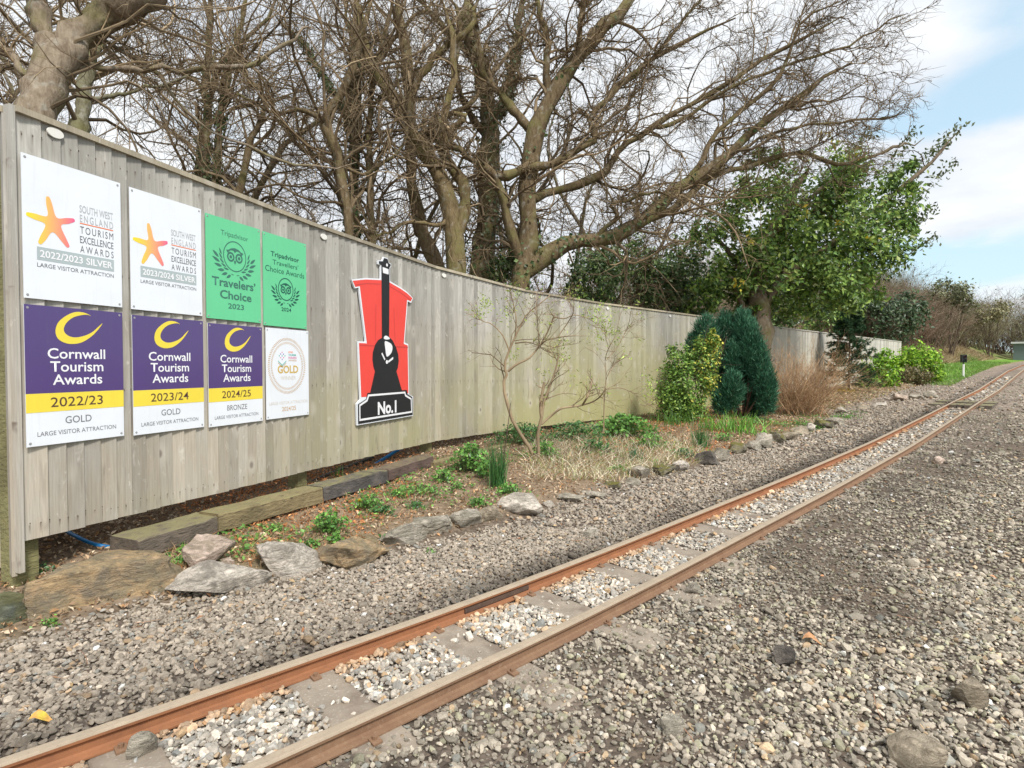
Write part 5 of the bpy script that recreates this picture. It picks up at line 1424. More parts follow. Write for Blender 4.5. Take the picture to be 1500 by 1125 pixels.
# dark blue-green conifer
rr = np.random.RandomState(60); Yc = 9.35
cb = shrub_at(1085, 615, Yc); con = empty('conifer_bush', (*cb, gz(*cb)), 0, 'dense dark blue-green upright conifer behind the variegated bush', 'conifer')
lobes = [(1034,498,17,32,.1),(1017,510,10,20,.15),(1062,488,12,29,.15),(1088,486,13,30,.0),(1099,510,13,38,-.15),(1112,540,13,38,-.2),(1123,574,12,34,-.3),(1074,530,12,34,-.05),(1072,572,13,26,-.4),(1056,588,11,18,-.35),(1094,560,11,34,.15),(1046,545,16,34,.2),(1104,588,10,22,-.0),(1085,545,10,30,.1)]
P = []; N = []
for (u, v, a, b_, dy) in lobes:
    q = blob(u, v, Yc + dy, a, b_); k = int(75 * (a * b_) ** .5 * 1.9)
    d = unit(rr.normal(size=(k, 3))); rad = rr.uniform(.5, 1.0, (k, 1)) ** .5 * (1 + .16 * np.sin(d @ rr.normal(size=(3, 1)) * 7 + 1) + .10 * np.sin(d @ rr.normal(size=(3, 1)) * 15))
    P.append(np.array(q[:3]) + d * rad * np.array(q[3:6])); N.append(d)
P = np.vstack(P); N = np.vstack(N); ok = P[:, 2] > .2; P, N = P[ok], N[ok]
mb = MB()
for rep in range(2):
    k = len(P); Q_ = P + rr.normal(size=P.shape) * .02
    D = unit(N * .75 + np.array([.08, 0, .9]) + rr.normal(size=P.shape) * .38)
    blades(mb, Q_, D, rr.uniform(.035, .095, k), .009, colmix(rr, k, [(.035, .125, .07), (.06, .17, .095), (.10, .23, .135), (.02, .07, .04)], [.35,.35,.15,.15], .25), rr, .3, 2)
under(mb.build('foliage', M['needle']), con)
mb = MB(); k = 9; tg = np.array([atY(l[0], l[1] - l[3] * .3, Yc + l[4]) for l in lobes[:9]]); p0 = np.array([cb[0], cb[1], gz(*cb) - .03]) + rr.normal(size=(k, 3)) * [.08, .08, 0]
t = np.linspace(0, 1, 8)[None, :, None]; tubes(mb, p0[:, None] * (1 - t) + tg[:, None] * t, np.linspace(.022, .006, 8)[None] * np.ones((k, 1)), 6, np.array((.11, .07, .05)))
under(mb.build('stem', M['twig'], smooth=True), con)

# spruce
rr = np.random.RandomState(61); Ys = 15.2; sb = shrub_at(1243, 582, Ys); zb = gz(*sb); zt = atY(1243, 443, Ys)[2]
sp = empty('spruce_tree', (*sb, zb), 0, 'small dark spruce standing before the pale far fence', 'tree')
mb = MB(); tubes(mb, np.array([[(sb[0], sb[1], zb - .05), (sb[0] + .01, sb[1], zb + 1), (sb[0], sb[1], zt)]]), np.array([[.035, .022, .006]]), 8, np.array((.10, .075, .055))); under(mb.build('trunk', M['twig'], smooth=True), sp)
nb = 120; zz = zb + .2 + (zt - zb - .22) * np.linspace(0, 1, nb) ** .9; az = rr.uniform(0, 6.28, nb); f = (zt - zz) / (zt - zb)
Lb = .12 + .60 * f ** .75 * rr.uniform(.7, 1.1, nb); P0 = np.stack([np.full(nb, sb[0]), np.full(nb, sb[1]), zz], 1)
P1, R1 = grow(P0, np.stack([np.cos(az), np.sin(az), np.full(nb, .05)], 1), Lb, np.full(nb, .007), 8, .04, np.array([0, 0, .01]), rr)
mb = MB(); tubes(mb, P1, R1, 4, np.array((.09, .07, .05))); p, D, L, r = spawn(P1, R1, 6, .25, 1, .7, .38, rr, .6, .003); P2, R2 = grow(p, D, L, r, 5, .05, np.array([0, 0, 0.0]), rr); tubes(mb, P2, R2, 3, np.array((.09, .07, .05)))
under(mb.build('branch', M['twig']), sp)
mb = MB()
for PP, cnt in ((P1, 90), (P2, 34)):
    m, n_, _ = PP.shape; idx = np.repeat(np.arange(m), cnt); k = len(idx); t = rr.uniform(.12, 1, k) * (n_ - 1); i = np.minimum(t.astype(int), n_ - 2); ff = (t - i)[:, None]
    p = PP[idx, i] * (1 - ff) + PP[idx, i + 1] * ff; d = unit(PP[idx, i + 1] - PP[idx, i])
    blades(mb, p, unit(d * .8 + rr.normal(size=(k, 3)) * .7), rr.uniform(.045, .09, k), .016, colmix(rr, k, [(.025, .065, .03), (.045, .10, .045), (.075, .14, .06)], [.4,.4,.2], .2), rr, .1, 1)
under(mb.build('foliage', M['needle']), sp)

# brown twiggy bush, bank scrub and the twisted shrub
def twig_bush(name, label, base, h, w, n, seed, cols, lean=(.12, -.03), group=None, rad=.006, cnt=(5, 3), scale=1.0, leaf=None):
    rr = np.random.RandomState(seed); root = empty(name, base, 0, label, 'bush', group)
    a = rr.uniform(0, 6.28, n); sp_ = rr.uniform(0, 1, n) ** .6
    P0 = np.stack([rr.normal(0, .10 * w, n), rr.normal(0, .10 * w, n), np.full(n, -.03)], 1)
    D0 = np.stack([np.cos(a) * sp_ * w / h * .55 + lean[0], np.sin(a) * sp_ * w / h * .55 + lean[1], np.ones(n) * .9], 1)
    P, Rr = grow(P0, D0, h * rr.uniform(.55, 1.12, n), np.full(n, rad), 9, .07, np.array([lean[0] * .2, 0, -.02]), rr, .3)
    mb = MB(); tubes(mb, P, Rr, 5, colmix(rr, n, cols)); mb.build('stem', M['twig'], root)
    mb = MB(); p, D, L, r = spawn(P, Rr, cnt[0], .2, 1, .6, .42, rr, .6, rad * .3); P1, R1 = grow(p, D, L, r, 6, .12, np.array([0, 0, .03]), rr); tubes(mb, P1, R1, 4, colmix(rr, len(P1), cols))
    p, D, L, r = spawn(P1, R1, cnt[1], .2, 1, .6, .55, rr, .6, rad * .22); P2, R2 = grow(p, D, L, r, 4, .12, np.array([0, 0, .02]), rr); tubes(mb, P2, R2, 3, colmix(rr, len(P2), cols))
    mb.build('twigs', M['twig'], root)
    if leaf:
        k = leaf[0]; i = rr.randint(0, len(P2), k); mb = MB(); leaves(mb, P2[i, -1] + rr.normal(size=(k, 3)) * .05, unit(rr.normal(size=(k, 3)) + [0, 0, .6]), rr.uniform(.7, 1.2, k) * leaf[1], colmix(rr, k, leaf[2]), rr, .6)
        mb.build('foliage', M['leaf'], root)
    return root
bx = shrub_at(1166, 620, 10.1)
twig_bush('twiggy_bush', 'brown leafless twiggy bush between the dark conifer and the spruce', (*bx, gz(*bx)), 1.25, 2.1, 190, 62, [(.40, .25, .14), (.50, .34, .20), (.30, .19, .11)], lean=(.05, 0), cnt=(6, 4), rad=.005)
BR = [(.22, .15, .11), (.27, .19, .14), (.18, .135, .10)]; OL = [(.22, .20, .12), (.27, .25, .15), (.19, .165, .115)]
tb_ = [twig_bush('scrub_bush', 'x', (0, 0, 0), 2.6, 3.0, 70, 63, BR, (0, 0), rad=.014, cnt=(9, 6)), twig_bush('scrub_bush', 'x', (0, 0, 0), 2.8, 2.8, 70, 64, OL, (0, 0), rad=.014, cnt=(9, 6), leaf=(500, .10, [(.10, .12, .05), (.15, .16, .07)]))]
rr = np.random.RandomState(77); k = 0
LBS = ('reddish brown bare scrub bush on the bank beside the far track', 'olive brown bare scrub bush on the bank beside the far track')
def put_scrub(x, y, s_, kind):
    global k
    t = tb_[kind]; first = t.get('used') is None
    g_ = 'scrub bushes on the bank'
    if first:
        t['used'] = 1; t.location = (x, y, gz(x, y) - .05); t.scale = (s_,) * 3; t['label'] = LBS[kind]; t['group'] = g_
    else: copy_tree(t, (x, y, gz(x, y) - .05), rr.uniform(0, 6.28), s_, LBS[kind], g_)
for (s0, d0, sc0, kd) in [(24,7,1.0,0),(26.5,5.6,.9,0),(28.5,5.0,.9,0),(31,5.2,.95,0),(27,8,1.2,1),(30,7.4,1.15,0),(33.5,5.4,1.0,0),(33,8,1.2,1),(36.5,6.0,1.05,1),(36,9,1.3,1),(40,6.2,1.1,0),(40,9.5,1.3,1),(44,6.5,1.1,1),(44,10,1.4,0),(48,6.8,1.2,0),(48,10.5,1.4,1),(53,7,1.2,1),(53,11,1.5,0),(58,7.5,1.3,1),(58,12,1.5,1),
        (22,9,1.1,1),(19,8,1.1,0),(17,7.5,1.0,0),(20,11,1.3,1),(14.5,8,1.0,1),(12.5,7.5,1.0,0),(16,11,1.3,0),(24,12,1.4,1),(29,12,1.3,0),(63,8,1.4,0),(63,4.6,1.3,1),(68,9,1.5,1),(70,4,2.0,0),(69,1,2.0,1),(74,-4,2.0,0),(73,-1,2.0,1),(80,-6,2.2,1),(78,2,2.4,0),(76,-9,2.2,0),(27.5,4.6,.8,0),(29.5,4.3,.85,0),(32,4.4,1.0,0),(35,4.4,1.05,0),(38,4.4,1.15,0),(42,4.5,1.2,1),(46,4.6,1.3,0),(50,4.8,1.35,1),(54,4.8,1.4,0),(58,5,1.4,1),(37,7.5,1.4,0),(43,8,1.6,1),(50,8,1.7,0),(57,9,1.8,1),(34,10.5,1.6,1),(30,10,1.5,0),(26,10,1.4,1),(46,12,1.8,1)]:
    x, y = xy_of(s0, d0); put_scrub(float(x), float(y), sc0, kd)
# woodland undergrowth behind the fence
UB = twig_bush('undergrowth_bush', 'tangled bare undergrowth in the wood behind the fence', (0, 0, 0), 2.0, 2.4, 60, 65, [(.34, .25, .17), (.42, .32, .21), (.28, .22, .14)], (0, 0), group='undergrowth behind the fence', rad=.009, cnt=(6, 4), leaf=(500, .07, HOL))
us = [(-4.6,6.0),(-3.4,7.4),(-2.4,8.9),(-1.2,10.2),(0,11.4),(1.3,12.4),(2.6,13.2),(3.7,14.4),(5,15.2),(6.3,16.2),(-6.5,8),(-4,11),(-1.5,13),(7.4,17.6),(1.8,16)]
for i, (x, y) in enumerate(us):
    if i == 0: UB.location = (x, y, gz(x, y))
    else: copy_tree(UB, (x, y, gz(x, y)), rr.uniform(0, 6.28), rr.uniform(.8, 1.15), 'tangled bare undergrowth in the wood behind the fence', 'undergrowth behind the fence')

rr = np.random.RandomState(80); Yt = 5.75
def c6(*pts): return [(640 + x / 3.75, 400 + y / 3.75) for x, y in pts]
TL = [(c6((545,1010),(490,930),(420,820),(385,710),(365,610),(385,555),(370,510),(395,430),(430,350),(455,300),(490,230),(545,185),(625,120)), 7.5, 1.8),
      (c6((560,1000),(555,890),(575,790),(590,700),(625,610),(655,520),(668,450)), 7.5, 2.5), (c6((575,790),(570,720),(590,600)), 7, 5),
      (c6((575,830),(620,790),(680,745),(740,735),(800,725),(870,700),(915,655),(930,600)), 5, 2), (c6((800,725),(830,670),(855,580)), 4, 3.5),
      (c6((390,540),(440,500),(510,465),(560,405),(600,370),(660,355),(740,345),(820,345)), 5, 1.2), (c6((560,405),(600,340),(640,240),(620,225)), 3.4, 2),
      (c6((395,420),(360,340),(300,280),(245,260),(190,200)), 3, 1), (c6((640,240),(700,250),(760,230),(850,260),(930,330)), 2.5, .9), (c6((430,350),(435,250),(420,170),(400,100)), 3, 1),
      (c6((560,405),(555,300),(545,200),(550,110)), 2, 1), (c6((430,385),(500,380),(560,400),(640,440)), 3, 1), (c6((660,355),(720,270),(750,200),(700,130)), 2.5, 1),
      (c6((915,880),(920,700),(930,560),(925,470),(960,380),(1010,320)), 2.5, 1), (c6((925,640),(1000,630),(1060,650),(1120,690),(1190,740)), 2, .8), (c6((940,560),(980,500),(1040,460)), 1.8, .8), (c6((930,480),(1000,390),(1050,290),(1065,210)), 1.8, .8)]
tsb = onz(788, 674, .15); tw = empty('twisted_shrub', (tsb[0], tsb[1], gz(tsb[0], tsb[1])), 0, 'bare twisted shrub with reddish stems and a few fresh pale leaves before the fence', 'shrub')
AP = []; AR = []
for i, (pts, w0, w1) in enumerate(TL):
    P = limb3([(u, v, (.0 if i in (0, 1, 2) else rr.uniform(-.25, .2)) * (j / (len(pts) - 1))) for j, (u, v) in enumerate(pts)], tsb[1] + .02, 0, 18)
    if i < 3 and i != 2: P[0][2] = gz(*P[0][:2]) - .03
    Rr = np.linspace(px_r(w0, Yt), px_r(w1, Yt), 18) * .72; mb = MB(); tubes(mb, P[None], Rr[None], 8, np.array((.31, .235, .15))); under(mb.build('stem', M['twig'], smooth=True), tw); AP.append(P); AR.append(Rr)
AP, AR = np.array(AP), np.array(AR); mb = MB()
p, D, L, r = spawn(AP, AR, 10, .35, 1, .8, .36, rr, .5, .0018); L = np.minimum(L, .45); P1, R1 = grow(p, D, L, r, 8, .14, np.array([.02, -.01, .05]), rr); tubes(mb, P1, R1, 4, colmix(rr, len(P1), [(.25, .18, .11), (.19, .14, .09)]))
p, D, L, r = spawn(P1, R1, 5, .3, 1, .7, .55, rr, .6, .0013); P2, R2 = grow(p, D, L, r, 5, .14, np.array([.02, 0, .05]), rr); tubes(mb, P2, R2, 3, colmix(rr, len(P2), [(.25, .15, .10), (.18, .12, .08)]))
under(mb.build('twigs', M['twig']), tw)
mb = MB(); lp = [q for q in P2[rr.randint(0, len(P2), 420), -1]]
for (u, v, a, b_, cnt) in ((712,445,13,14,110),(742,455,16,18,60),(755,430,14,12,40),(880,470,14,26,170),(868,455,16,14,70),(820,520,14,10,40),(752,520,10,10,30),(825,500,10,8,25),(950,565,10,20,110),(800,545,12,8,25),(700,462,8,8,25),(900,490,10,12,40),(840,430,16,12,30)):
    for _ in range(cnt): lp.append(atY(u + rr.normal() * a * .6, v + rr.normal() * b_ * .6, Yt + rr.normal() * .12))
lp = np.array(lp); leaves(mb, lp, unit(rr.normal(size=lp.shape) + [0, -.3, .5]), rr.uniform(.022, .045, len(lp)), colmix(rr, len(lp), [(.33, .45, .07), (.42, .52, .13), (.25, .36, .06)]), rr, .32)
under(mb.build('foliage', M['leaf']), tw)

# ------------------------------------------------------------------ bed plants
def clump(name, label, u, v, n, L, w, cols, seed, spread=.05, bend=.3, lean=.3, cat='plant', zo=0, group=None):
    rr = np.random.RandomState(seed); zz = .12
    for _ in range(4): p = onz(u, v, zz); zz = gz(p[0], p[1])
    P = np.stack([rr.normal(0, spread, n), rr.normal(0, spread, n), np.full(n, -.01)], 1); P[:, 2] += ground_z(p[0] + P[:, 0], p[1] + P[:, 1]) - zz
    D = unit(np.stack([rr.normal(0, lean, n), rr.normal(0, lean, n), np.ones(n)], 1)); mb = MB()
    blades(mb, P, D, L * rr.uniform(.5, 1.1, n), w, colmix(rr, n, cols), rr, bend, 4); return tag(mb.build(name, M['leaf'], loc=(p[0], p[1], zz + zo)), label, cat, group)
GR = [(.07, .17, .03), (.12, .26, .05), (.18, .34, .08)]; RUSH = [(.035, .12, .035), (.06, .17, .05), (.09, .22, .06)]
clump('rush_clump', 'tall dark green rush clump in front of the mossy board', 728, 712, 170, .40, .006, RUSH, 1, .03, .1, .14)
clump('rush_clump', 'dark green rush clump left of the conifer foot', 1027, 655, 90, .30, .008, RUSH, 2, .04, .12, .15)
clump('rush_clump', 'short blue-green grass tuft in the dead grass', 930, 675, 50, .20, .007, [(.06,.16,.08),(.10,.2,.1)], 3, .03, .2, .15)
clump('daffodil_leaves', 'bright strap-leaved clump below the conifer', 1082, 632, 150, .30, .014, [(.12,.28,.04),(.18,.38,.06)], 4, .16, .3, .25)
clump('daffodil_leaves', 'small bright strap-leaved clump between the two bushes', 1040, 628, 60, .25, .012, [(.12,.28,.04),(.18,.38,.06)], 5, .10, .3, .25)
clump('grass_tuft', 'grass tuft poking up under the fence behind the blackened timber', 494, 698, 16, .12, .006, GR, 6, .015, .1, .1)
clump('grass_tuft', 'long green grass at the foot of the variegated bush', 985, 622, 120, .26, .008, GR, 7, .14, .3, .25)
def ferny(label, u, v, wu, hv, n, size, cols, seed, name='leafy_weed', group=None):
    """low broad-leaved weed patch: stems with leaves"""
    rr = np.random.RandomState(seed); zz = .12
    for _ in range(4): p = onz(u, v, zz); zz = gz(p[0], p[1])
    k = p[1] / 850; a = wu * k / 2; h = hv * k
    xx = rr.normal(0, .5, n) * a; yy = rr.normal(0, .4, n) * a; hh = h * rr.uniform(.15, 1, n) * np.exp(-(xx / a) ** 2 * .6)
    P = np.stack([xx, yy, hh + ground_z(p[0] + xx, p[1] + yy) - zz], 1); mb = MB()
    leaves(mb, P, unit(rr.normal(size=(n, 3)) * .5 + [0, -.25, 1]), size * rr.uniform(.6, 1.2, n), colmix(rr, n, cols), rr, .7)
    m = n // 4; i = rr.choice(n, m, replace=False); B0 = P[i] * [.75, .75, 0]; B0[:, 2] = ground_z(p[0] + B0[:, 0], p[1] + B0[:, 1]) - zz - .01
    t = np.linspace(0, 1, 4)[None, :, None]; tubes(mb, B0[:, None] * (1 - t) + P[i][:, None] * t, np.full((m, 4), .0015), 3, np.array((.10, .14, .05)))
    return tag(mb.build(name, M['leaf'], loc=(p[0], p[1], zz)), label, 'plant', group)
WE = [(.07, .18, .035), (.12, .27, .05), (.19, .38, .08)]; WD = [(.04, .12, .035), (.07, .17, .045), (.10, .22, .06)]
ferny('bushy green weed between the rush clump and the mossy board', 690, 690, 56, 42, 500, .04, WE, 11)
ferny('green weed right of the rush clump at the shrub foot', 712, 700, 26, 26, 160, .035, WE, 12)
ferny('dark ferny patch behind the stems of the twisted shrub', 765, 650, 90, 30, 800, .035, WD, 13)
ferny('ferny green patch right of the twisted shrub stems', 845, 645, 90, 28, 650, .04, WD, 14)
ferny('broad-leaved green bush under the right part of the fence', 915, 640, 88, 34, 900, .055, WE, 15)
ferny('bright green weed at the foot of the lower timber', 482, 782, 52, 34, 330, .026, WE, 16)
ferny('low green weed left of the flat grey slab', 490, 794, 24, 12, 80, .022, WE, 17)
ferny('little green weed beside the near timber', 405, 778, 22, 12, 70, .02, WE, 18)
ferny('low green leaves around the yellow dandelion', 540, 745, 44, 20, 240, .024, WE, 19)
ferny('pale green ground weed in the middle of the red litter', 615, 722, 64, 12, 260, .022, WE, 20)
ferny('green weed above the rounded tan stone', 700, 742, 30, 12, 120, .024, WE, 21)
ferny('little clover patch on the gravel at the boulder foot', 73, 922, 26, 6, 60, .014, WE, 22)
ferny('thin green weed growing in the gravel below the grey slab', 630, 812, 16, 10, 40, .014, WE, 23)
ferny('green weed in front of the upright pinkish rock', 262, 828, 22, 12, 70, .018, WE, 24)
ferny('bright green patch below the conifer', 1110, 622, 70, 12, 300, .03, WE, 25)
ferny('green creeping weed below the twiggy bush', 1180, 622, 60, 8, 260, .028, WE, 26)
ferny('pale green weed patch between bed and gravel', 1235, 612, 50, 6, 200, .03, WE, 27)
ferny('small green leaves near the wedge shaped rock', 668, 716, 20, 12, 60, .02, WE, 28)
ferny('mossy green leaves at the corner post', 55, 838, 40, 10, 70, .02, WD, 29)
for q, (u, v, wu, hv, n_, sz, lb_) in enumerate([
 (560,752,34,12,150,.024,'flat green rosette beside the dandelion'),(585,728,30,12,120,.024,'little green weed under the purplish timber end'),(650,705,34,18,170,.028,'mixed green weed at the end of the purplish timber'),
 (610,745,30,10,110,.02,'thin green weed above the long brown rock'),(745,722,30,14,140,.028,'small green weed right of the tall rush clump'),(800,668,44,22,240,.034,'green weed at the right foot of the twisted shrub'),
 (870,662,50,20,240,.034,'green patch in the straw below the fence'),(955,655,46,20,240,.036,'green weed at the right end of the straw grass'),(905,690,30,8,110,.026,'low green weed before the square grey rock'),
 (1000,668,34,12,140,.03,'green weed behind the dark split rock'),(1060,645,36,12,150,.03,'green weed behind the mossy rock of the edging'),(455,800,26,10,90,.02,'low green sprouts beside the long brown rock')]):
    ferny(lb_, u, v, wu, hv, n_, sz, WE if q % 3 else WD, 60 + q)
# dandelion
dn = onz(527, 736, .17); dnz = gz(dn[0], dn[1]); dz_ = atY(527, 734, dn[1])[2]
root = empty('dandelion', (dn[0], dn[1], dnz), 0, 'single yellow dandelion flower above the blackened timber foot', 'flower')
mb = MB(); tubes(mb, np.array([[(0, 0, 0), (.002, 0, .02), (0, 0, max(.03, dz_ - dnz))]]), np.full((1, 3), .0018), 5, np.array((.15, .25, .06))); mb.build('stem', M['leaf'], root)
mb = MB(); k = 70; rr = np.random.RandomState(3); a = rr.uniform(0, 6.28, k); el = rr.uniform(0, 1.2, k)
blades(mb, np.tile([[0, 0, max(.03, dz_ - dnz)]], (k, 1)), np.stack([np.cos(a) * np.cos(el), np.sin(a) * np.cos(el), np.sin(el)], 1), .019, .006, (.9, .62, .01), rr, .1, 2); mb.build('petals', M['leaf'], root)

def bed_points(n, s0, s1, dlo, dhi, rr):
    s = rr.uniform(s0, s1, n); f = rr.uniform(0, 1, n); hi = np.minimum(fence_d(s) + dhi, 4.5); d = dlo + (hi - dlo) * f
    x, y = xy_of(s, d); return x, y, s, d, f
# leaf litter
rr = np.random.RandomState(31)
x, y, s, d, f = bed_points(42000, -.4, 13.5, 1.03, .9, rr); keep = rr.uniform(size=len(x)) < np.clip(1.15 - s * .06, .3, 1)
x, y, s, d = x[keep], y[keep], s[keep], d[keep]; z = ground_z(x, y) + rr.uniform(0, .018, len(x))
red = sm(-.1, .5, vnoise(x, y, 1.3, 12)) * (rr.uniform(size=len(x)) < .75)
C = colmix(rr, len(x), [(.42, .30, .19), (.30, .20, .125), (.58, .47, .34), (.34, .20, .10)], None, .3)
m_ = (red > .5) & (s > 1); C[m_] = np.array([.50, .23, .10]) * np.exp(rr.normal(0, .3, (m_.sum(), 1)))
mb = MB(); ok = d > rline(s) + .02; x, y, z, s, d, C = x[ok], y[ok], z[ok], s[ok], d[ok], C[ok]
leaves(mb, np.stack([x, y, z], 1), unit(rr.normal(size=(len(x), 3)) * .6 + [0, 0, 1]), rr.uniform(.012, .034, len(x)) * (1 + s * .05), C, rr, .5, .6)
tag(mb.build('leaf_litter', M['dryleaf']), kind='stuff')
# litter further along the bed
n = 9000; s = rr.uniform(12, 26, n); d = rline(s) - .1 + rr.uniform(0, 1, n) * 2.2; x, y = xy_of(s, d); mb = MB()
leaves(mb, np.stack([x, y, ground_z(x, y) + rr.uniform(0, .03, n)], 1), unit(rr.normal(size=(n, 3)) * .6 + [0, 0, 1]), rr.uniform(.03, .075, n), colmix(rr, n, [(.42, .30, .19), (.50, .40, .28), (.34, .22, .12), (.30, .30, .14)], None, .3), rr, .6, .6)
tag(mb.build('leaf_litter', M['dryleaf']), kind='stuff')
# red-brown dead stalks
x, y, s, d, f = bed_points(9000, .6, 10, 1.1, -.1, rr); m_ = vnoise(x, y, 1.3, 12) > .05; x, y = x[m_], y[m_]; n = len(x)
mb = MB(); blades(mb, np.stack([x, y, ground_z(x, y)], 1), unit(rr.normal(size=(n, 3)) * [.7, .7, .2] + [0, 0, .7]), rr.uniform(.02, .08, n), .004, colmix(rr, n, [(.42, .19, .08), (.34, .22, .12), (.5, .36, .2)]), rr, .5, 2)
tag(mb.build('dead_stalks', M['dryleaf']), kind='stuff')
# small green ground weeds
x, y, s, d, f = bed_points(15000, .5, 13, 1.08, .0, rr); m_ = vnoise(x, y, 2.0, 30) > .12; x, y = x[m_], y[m_]; n = len(x)
mb = MB(); leaves(mb, np.stack([x, y, ground_z(x, y) + rr.uniform(.005, .03, n)], 1), unit(rr.normal(size=(n, 3)) * .4 + [0, 0, 1]), rr.uniform(.015, .04, n), colmix(rr, n, WE), rr, .5)
tag(mb.build('ground_weeds', M['leaf']), kind='stuff')
# straw-coloured dead grass between the twisted shrub and the conifer
n = 8500; u = rr.uniform(770, 1025, n); v = rr.uniform(640, 698, n); P = np.array([onz(a, b_, .16) for a, b_ in zip(u, v)])
s, d = sd_of(P[:, 0], P[:, 1]); ok = (d > 1.08) & (d < 2.7) & (vnoise(P[:, 0], P[:, 1], 1.8, 40) > -.6 + .5 * rr.normal(size=n)); P = P[ok]; P[:, 2] = ground_z(P[:, 0], P[:, 1]); n = len(P)
mb = MB(); blades(mb, P, unit(rr.normal(size=(n, 3)) * [.5, .5, .2] + [.1, -.1, .8]), rr.uniform(.04, .15, n), .0045, colmix(rr, n, [(.68, .60, .44), (.55, .46, .32), (.80, .73, .58), (.28, .34, .11), (.40, .26, .15)], None, .28), rr, .7, 3)
tag(mb.build('dead_grass', M['dryleaf']), kind='stuff')
# verge grass by the signal and the rough grass of the bank
n = 15000; s = rr.uniform(21.5, 45, n); d = 1.0 + rr.uniform(0, 1, n) ** 1.4 * 2.6; x, y = xy_of(s, d); mb = MB()
blades(mb, np.stack([x, y, ground_z(x, y)], 1), unit(rr.normal(size=(n, 3)) * [.35, .35, .1] + [0, 0, 1]), rr.uniform(.05, .13, n), .025, colmix(rr, n, [(.14, .28, .045), (.20, .36, .06), (.28, .36, .11)]), rr, .2, 1)
tag(mb.build('grass', M['leaf']), kind='stuff')
n = 26000; s = rr.uniform(24.5, 56, n); d = 2.6 + rr.uniform(0, 1, n) * 5; x, y = xy_of(s, d); q = vnoise(x, y, .5, 3) + (3.2 - d) * .5; C = colmix(rr, n, [(.44, .36, .21), (.36, .28, .16), (.34, .25, .16)]); g_ = q > .35; C[g_] = colmix(rr, g_.sum(), [(.20, .30, .08), (.26, .33, .11)]); mb = MB()
blades(mb, np.stack([x, y, ground_z(x, y)], 1), unit(rr.normal(size=(n, 3)) * [.6, .6, .1] + [.1, -.1, .8]), rr.uniform(.15, .42, n), .035, C, rr, .5, 2)
tag(mb.build('rough_grass', M['dryleaf']), kind='stuff')
# twigs and leaves fallen on the gravel
rr = np.random.RandomState(33); n = 260; s = rr.uniform(.1, 7, n); d = rr.choice([1, -1], n, p=[.7, .3]) * rr.uniform(.35, 1.15, n); d = np.where(d < 0, d * 1.8, d); x, y = xy_of(s, d)
p = np.stack([x, y, ground_z(x, y) + .016], 1); P, Rr = grow(p, np.stack([rr.normal(size=n), rr.normal(size=n), rr.normal(0, .08, n)], 1), rr.uniform(.03, .16, n), np.full(n, .0016), 5, .12, np.zeros(3), rr)
mb = MB(); tubes(mb, P, Rr, 3, colmix(rr, n, [(.33, .19, .12), (.22, .15, .10), (.45, .36, .26)])); tag(mb.build('fallen_twigs', M['twig']), kind='stuff')
n = 420; s = rr.uniform(.1, 9, n); d = rr.uniform(-3.2, 1.1, n); u_ = rr.uniform(size=n) < np.where(d > .6, 1, .3); s, d = s[u_], d[u_]; x, y = xy_of(s, d); n = len(x)
mb = MB(); leaves(mb, np.stack([x, y, ground_z(x, y) + .02], 1), unit(rr.normal(size=(n, 3)) * .5 + [0, 0, 1]), rr.uniform(.015, .035, n), colmix(rr, n, [(.42, .22, .12), (.35, .16, .08), (.5, .36, .2)]), rr, .5, .5); tag(mb.build('fallen_leaves', M['dryleaf']), kind='stuff')
def big_leaf(u, v, size, cols, label, ang, lift=.02):
    p = onz(u, v, .05); z = gz(p[0], p[1]) + lift; mb = MB(); ou = np.array([(0, 0), (.16, .16), (.38, .27), (.62, .24), (.85, .1), (1, 0), (.85, -.1), (.62, -.22), (.38, -.26), (.16, -.14)])
    V = [((a - .5) * size, b_ * size, .012 * math.sin(a * 5) + abs(b_) * size * .6) for a, b_ in ou] + [((a - .5) * size, 0, .012 * math.sin(a * 5) + .002) for a in (.2, .5, .8)]
    T = [(0,1,10),(1,2,10),(10,2,11),(2,3,11),(11,3,12),(3,4,12),(4,5,12),(5,6,12),(6,7,12),(12,7,11),(7,8,11),(11,8,10),(8,9,10),(9,0,10)]
    cc = np.array([cols[i % 2] for i in range(len(V))]); mb.add(V, T=T, col=cc)
    return tag(mb.build('fallen_leaf', M['dryleaf'], smooth=True, loc=(p[0], p[1], z), rot=(.15, 0, ang)), label, 'leaf')
big_leaf(60, 1075, .062, [(.72, .36, .12), (.68, .52, .08)], 'curled yellow and orange leaf beside the near rail', .35)
big_leaf(1190, 928, .07, [(.62, .33, .17), (.5, .27, .14)], 'dry orange leaf on the gravel right of the track', -.3)
big_leaf(404, 842, .045, [(.45, .18, .08), (.5, .4, .08)], 'small red and yellow leaf at the foot of the angular white rock', .9, .03)
# three short dead canes standing in the bed
for (u0, v0, u1, v1, lb) in ((688,640,695,610,'short dark dead stalk standing by the mossy board'),(735,680,748,590,'thin dark cane standing in the rush clump'),(1160,690-20,1164,600,None)):
    if lb is None: continue
    b0 = onz(u0, v0, .18); t0 = atY(u1, v1, b0[1]); mb = MB(); b0[2] = gz(b0[0], b0[1]) - .02
    tubes(mb, np.array([[b0, b0 * .5 + t0 * .5 + [.004, 0, 0], t0]]), np.array([[.004, .004, .003]]), 6, np.array((.09, .06, .05))); tag(mb.build('dead_stalk', M['twig'], smooth=True), lb, 'stalk')

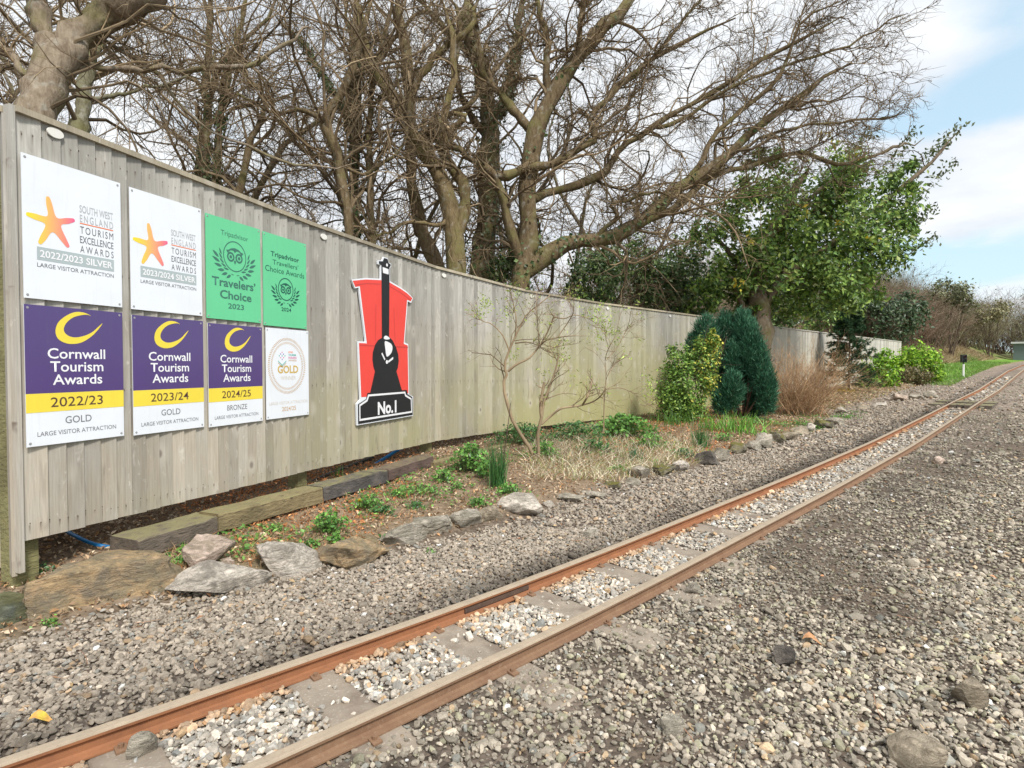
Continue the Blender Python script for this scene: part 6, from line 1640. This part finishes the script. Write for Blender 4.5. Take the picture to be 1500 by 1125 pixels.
# ------------------------------------------------------------------ signal and far shed
sg = onz(1411, 551.5, .66); zz = gz(sg[0], sg[1]); Ysg = sg[1]; kk = Ysg / 850
sig = empty('track_signal', (sg[0], sg[1], zz), 0, 'small white post with a black signal head beside the far track', 'signal')
mb = MB(); tubes(mb, np.array([[(0, 0, -.05), (0, 0, 20 * kk), (0, 0, 20 * kk + .001)]]), np.array([[.033, .033, .0005]]), 12, (.8, .8, .8)); mb.build('post', M['white_post'], sig, smooth=False)
mb = MB(); tubes(mb, np.array([[(0, 0, 0), (0, 0, .05), (0, 0, .051)]]), np.array([[.05, .045, .034]]), 12, (.8, .8, .8)); mb.build('foot', M['white_post'], sig)
mb = MB(); tubes(mb, np.array([[(0, 0, 20 * kk), (0, 0, 23 * kk)]]), np.full((1, 2), .015), 8, (.1, .1, .1)); mb.build('neck', M['black'], sig)
mb = MB(); mb.box((-.085, -.05, 22.5 * kk), (.085, .05, 34 * kk)); mb.build('head', M['black'], sig)
for i in range(2):
    zc = (25.5 + 5.5 * i) * kk; mb = MB(); tubes(mb, np.array([[(0, -.05, zc), (0, -.09, zc)]]), np.full((1, 2), .045), 14, (.1, .1, .1)); mb.build('lamp_hood', M['black'], sig)
    mb = MB(); tubes(mb, np.array([[(0, -.0505, zc), (0, -.056, zc), (0, -.0561, zc)]]), np.array([[.038, .034, .0005]]), 14, (.1, .1, .1)); mb.build('lens', simple('dark_lens', (.05, .012, .01) if i else (.01, .04, .02), .2), sig)
Yb = 47; p0 = atY(1484, 521, Yb); zg = gz(p0[0] + 2, p0[1] + 1); top = atY(1484, 503.5, Yb)[2]
shed = empty('shed', (p0[0], Yb, zg), R(-43), 'grey shed with a white roof edge at the far end of the line', 'shed')
Hs = top - zg; mw = simple('grey_green_wall', (.15, .19, .19), .7, .1, 3); mr = simple('white_roof', (.60, .62, .62), .6, .06, 3); md = simple('dark_opening', (.02, .035, .05), .6, .2, 3)
mb = MB(); mb.box((0, 0, -.3), (.9, 3.5, Hs)); mb.box((.9, .4, -.3), (5, 3.5, Hs)); mb.box((.9, 0, Hs * .82), (5, .4, Hs)); mb.box((4.2, 0, -.3), (5, .4, Hs * .82)); mb.build('wall', mw, shed)
mb = MB(); mb.box((.9, .30, -.3), (2.3, .36, Hs * .80)); mb.build('door', simple('blue_grey_door', (.05, .11, .17), .5, .1, 3), shed)
mb = MB(); mb.box((2.3, .33, -.3), (4.2, .38, Hs * .80)); mb.build('opening', md, shed)
mb = MB(); V = [(-.15, -.2, Hs), (5.2, -.2, Hs), (5.2, 3.7, Hs), (-.15, 3.7, Hs), (-.15, -.2, Hs + .14), (5.2, -.2, Hs + .14), (5.2, 3.7, Hs + .14), (-.15, 3.7, Hs + .14), (-.15, 1.7, Hs + .16), (5.2, 1.7, Hs + .16)]
mb.add(V, Q=[(0,3,2,1),(0,1,5,4),(2,3,7,6),(4,5,9,8),(8,9,6,7),(1,2,6,5),(3,0,4,7)], T=[(5,6,9),(7,4,8)]); mb.build('roof', mr, shed)
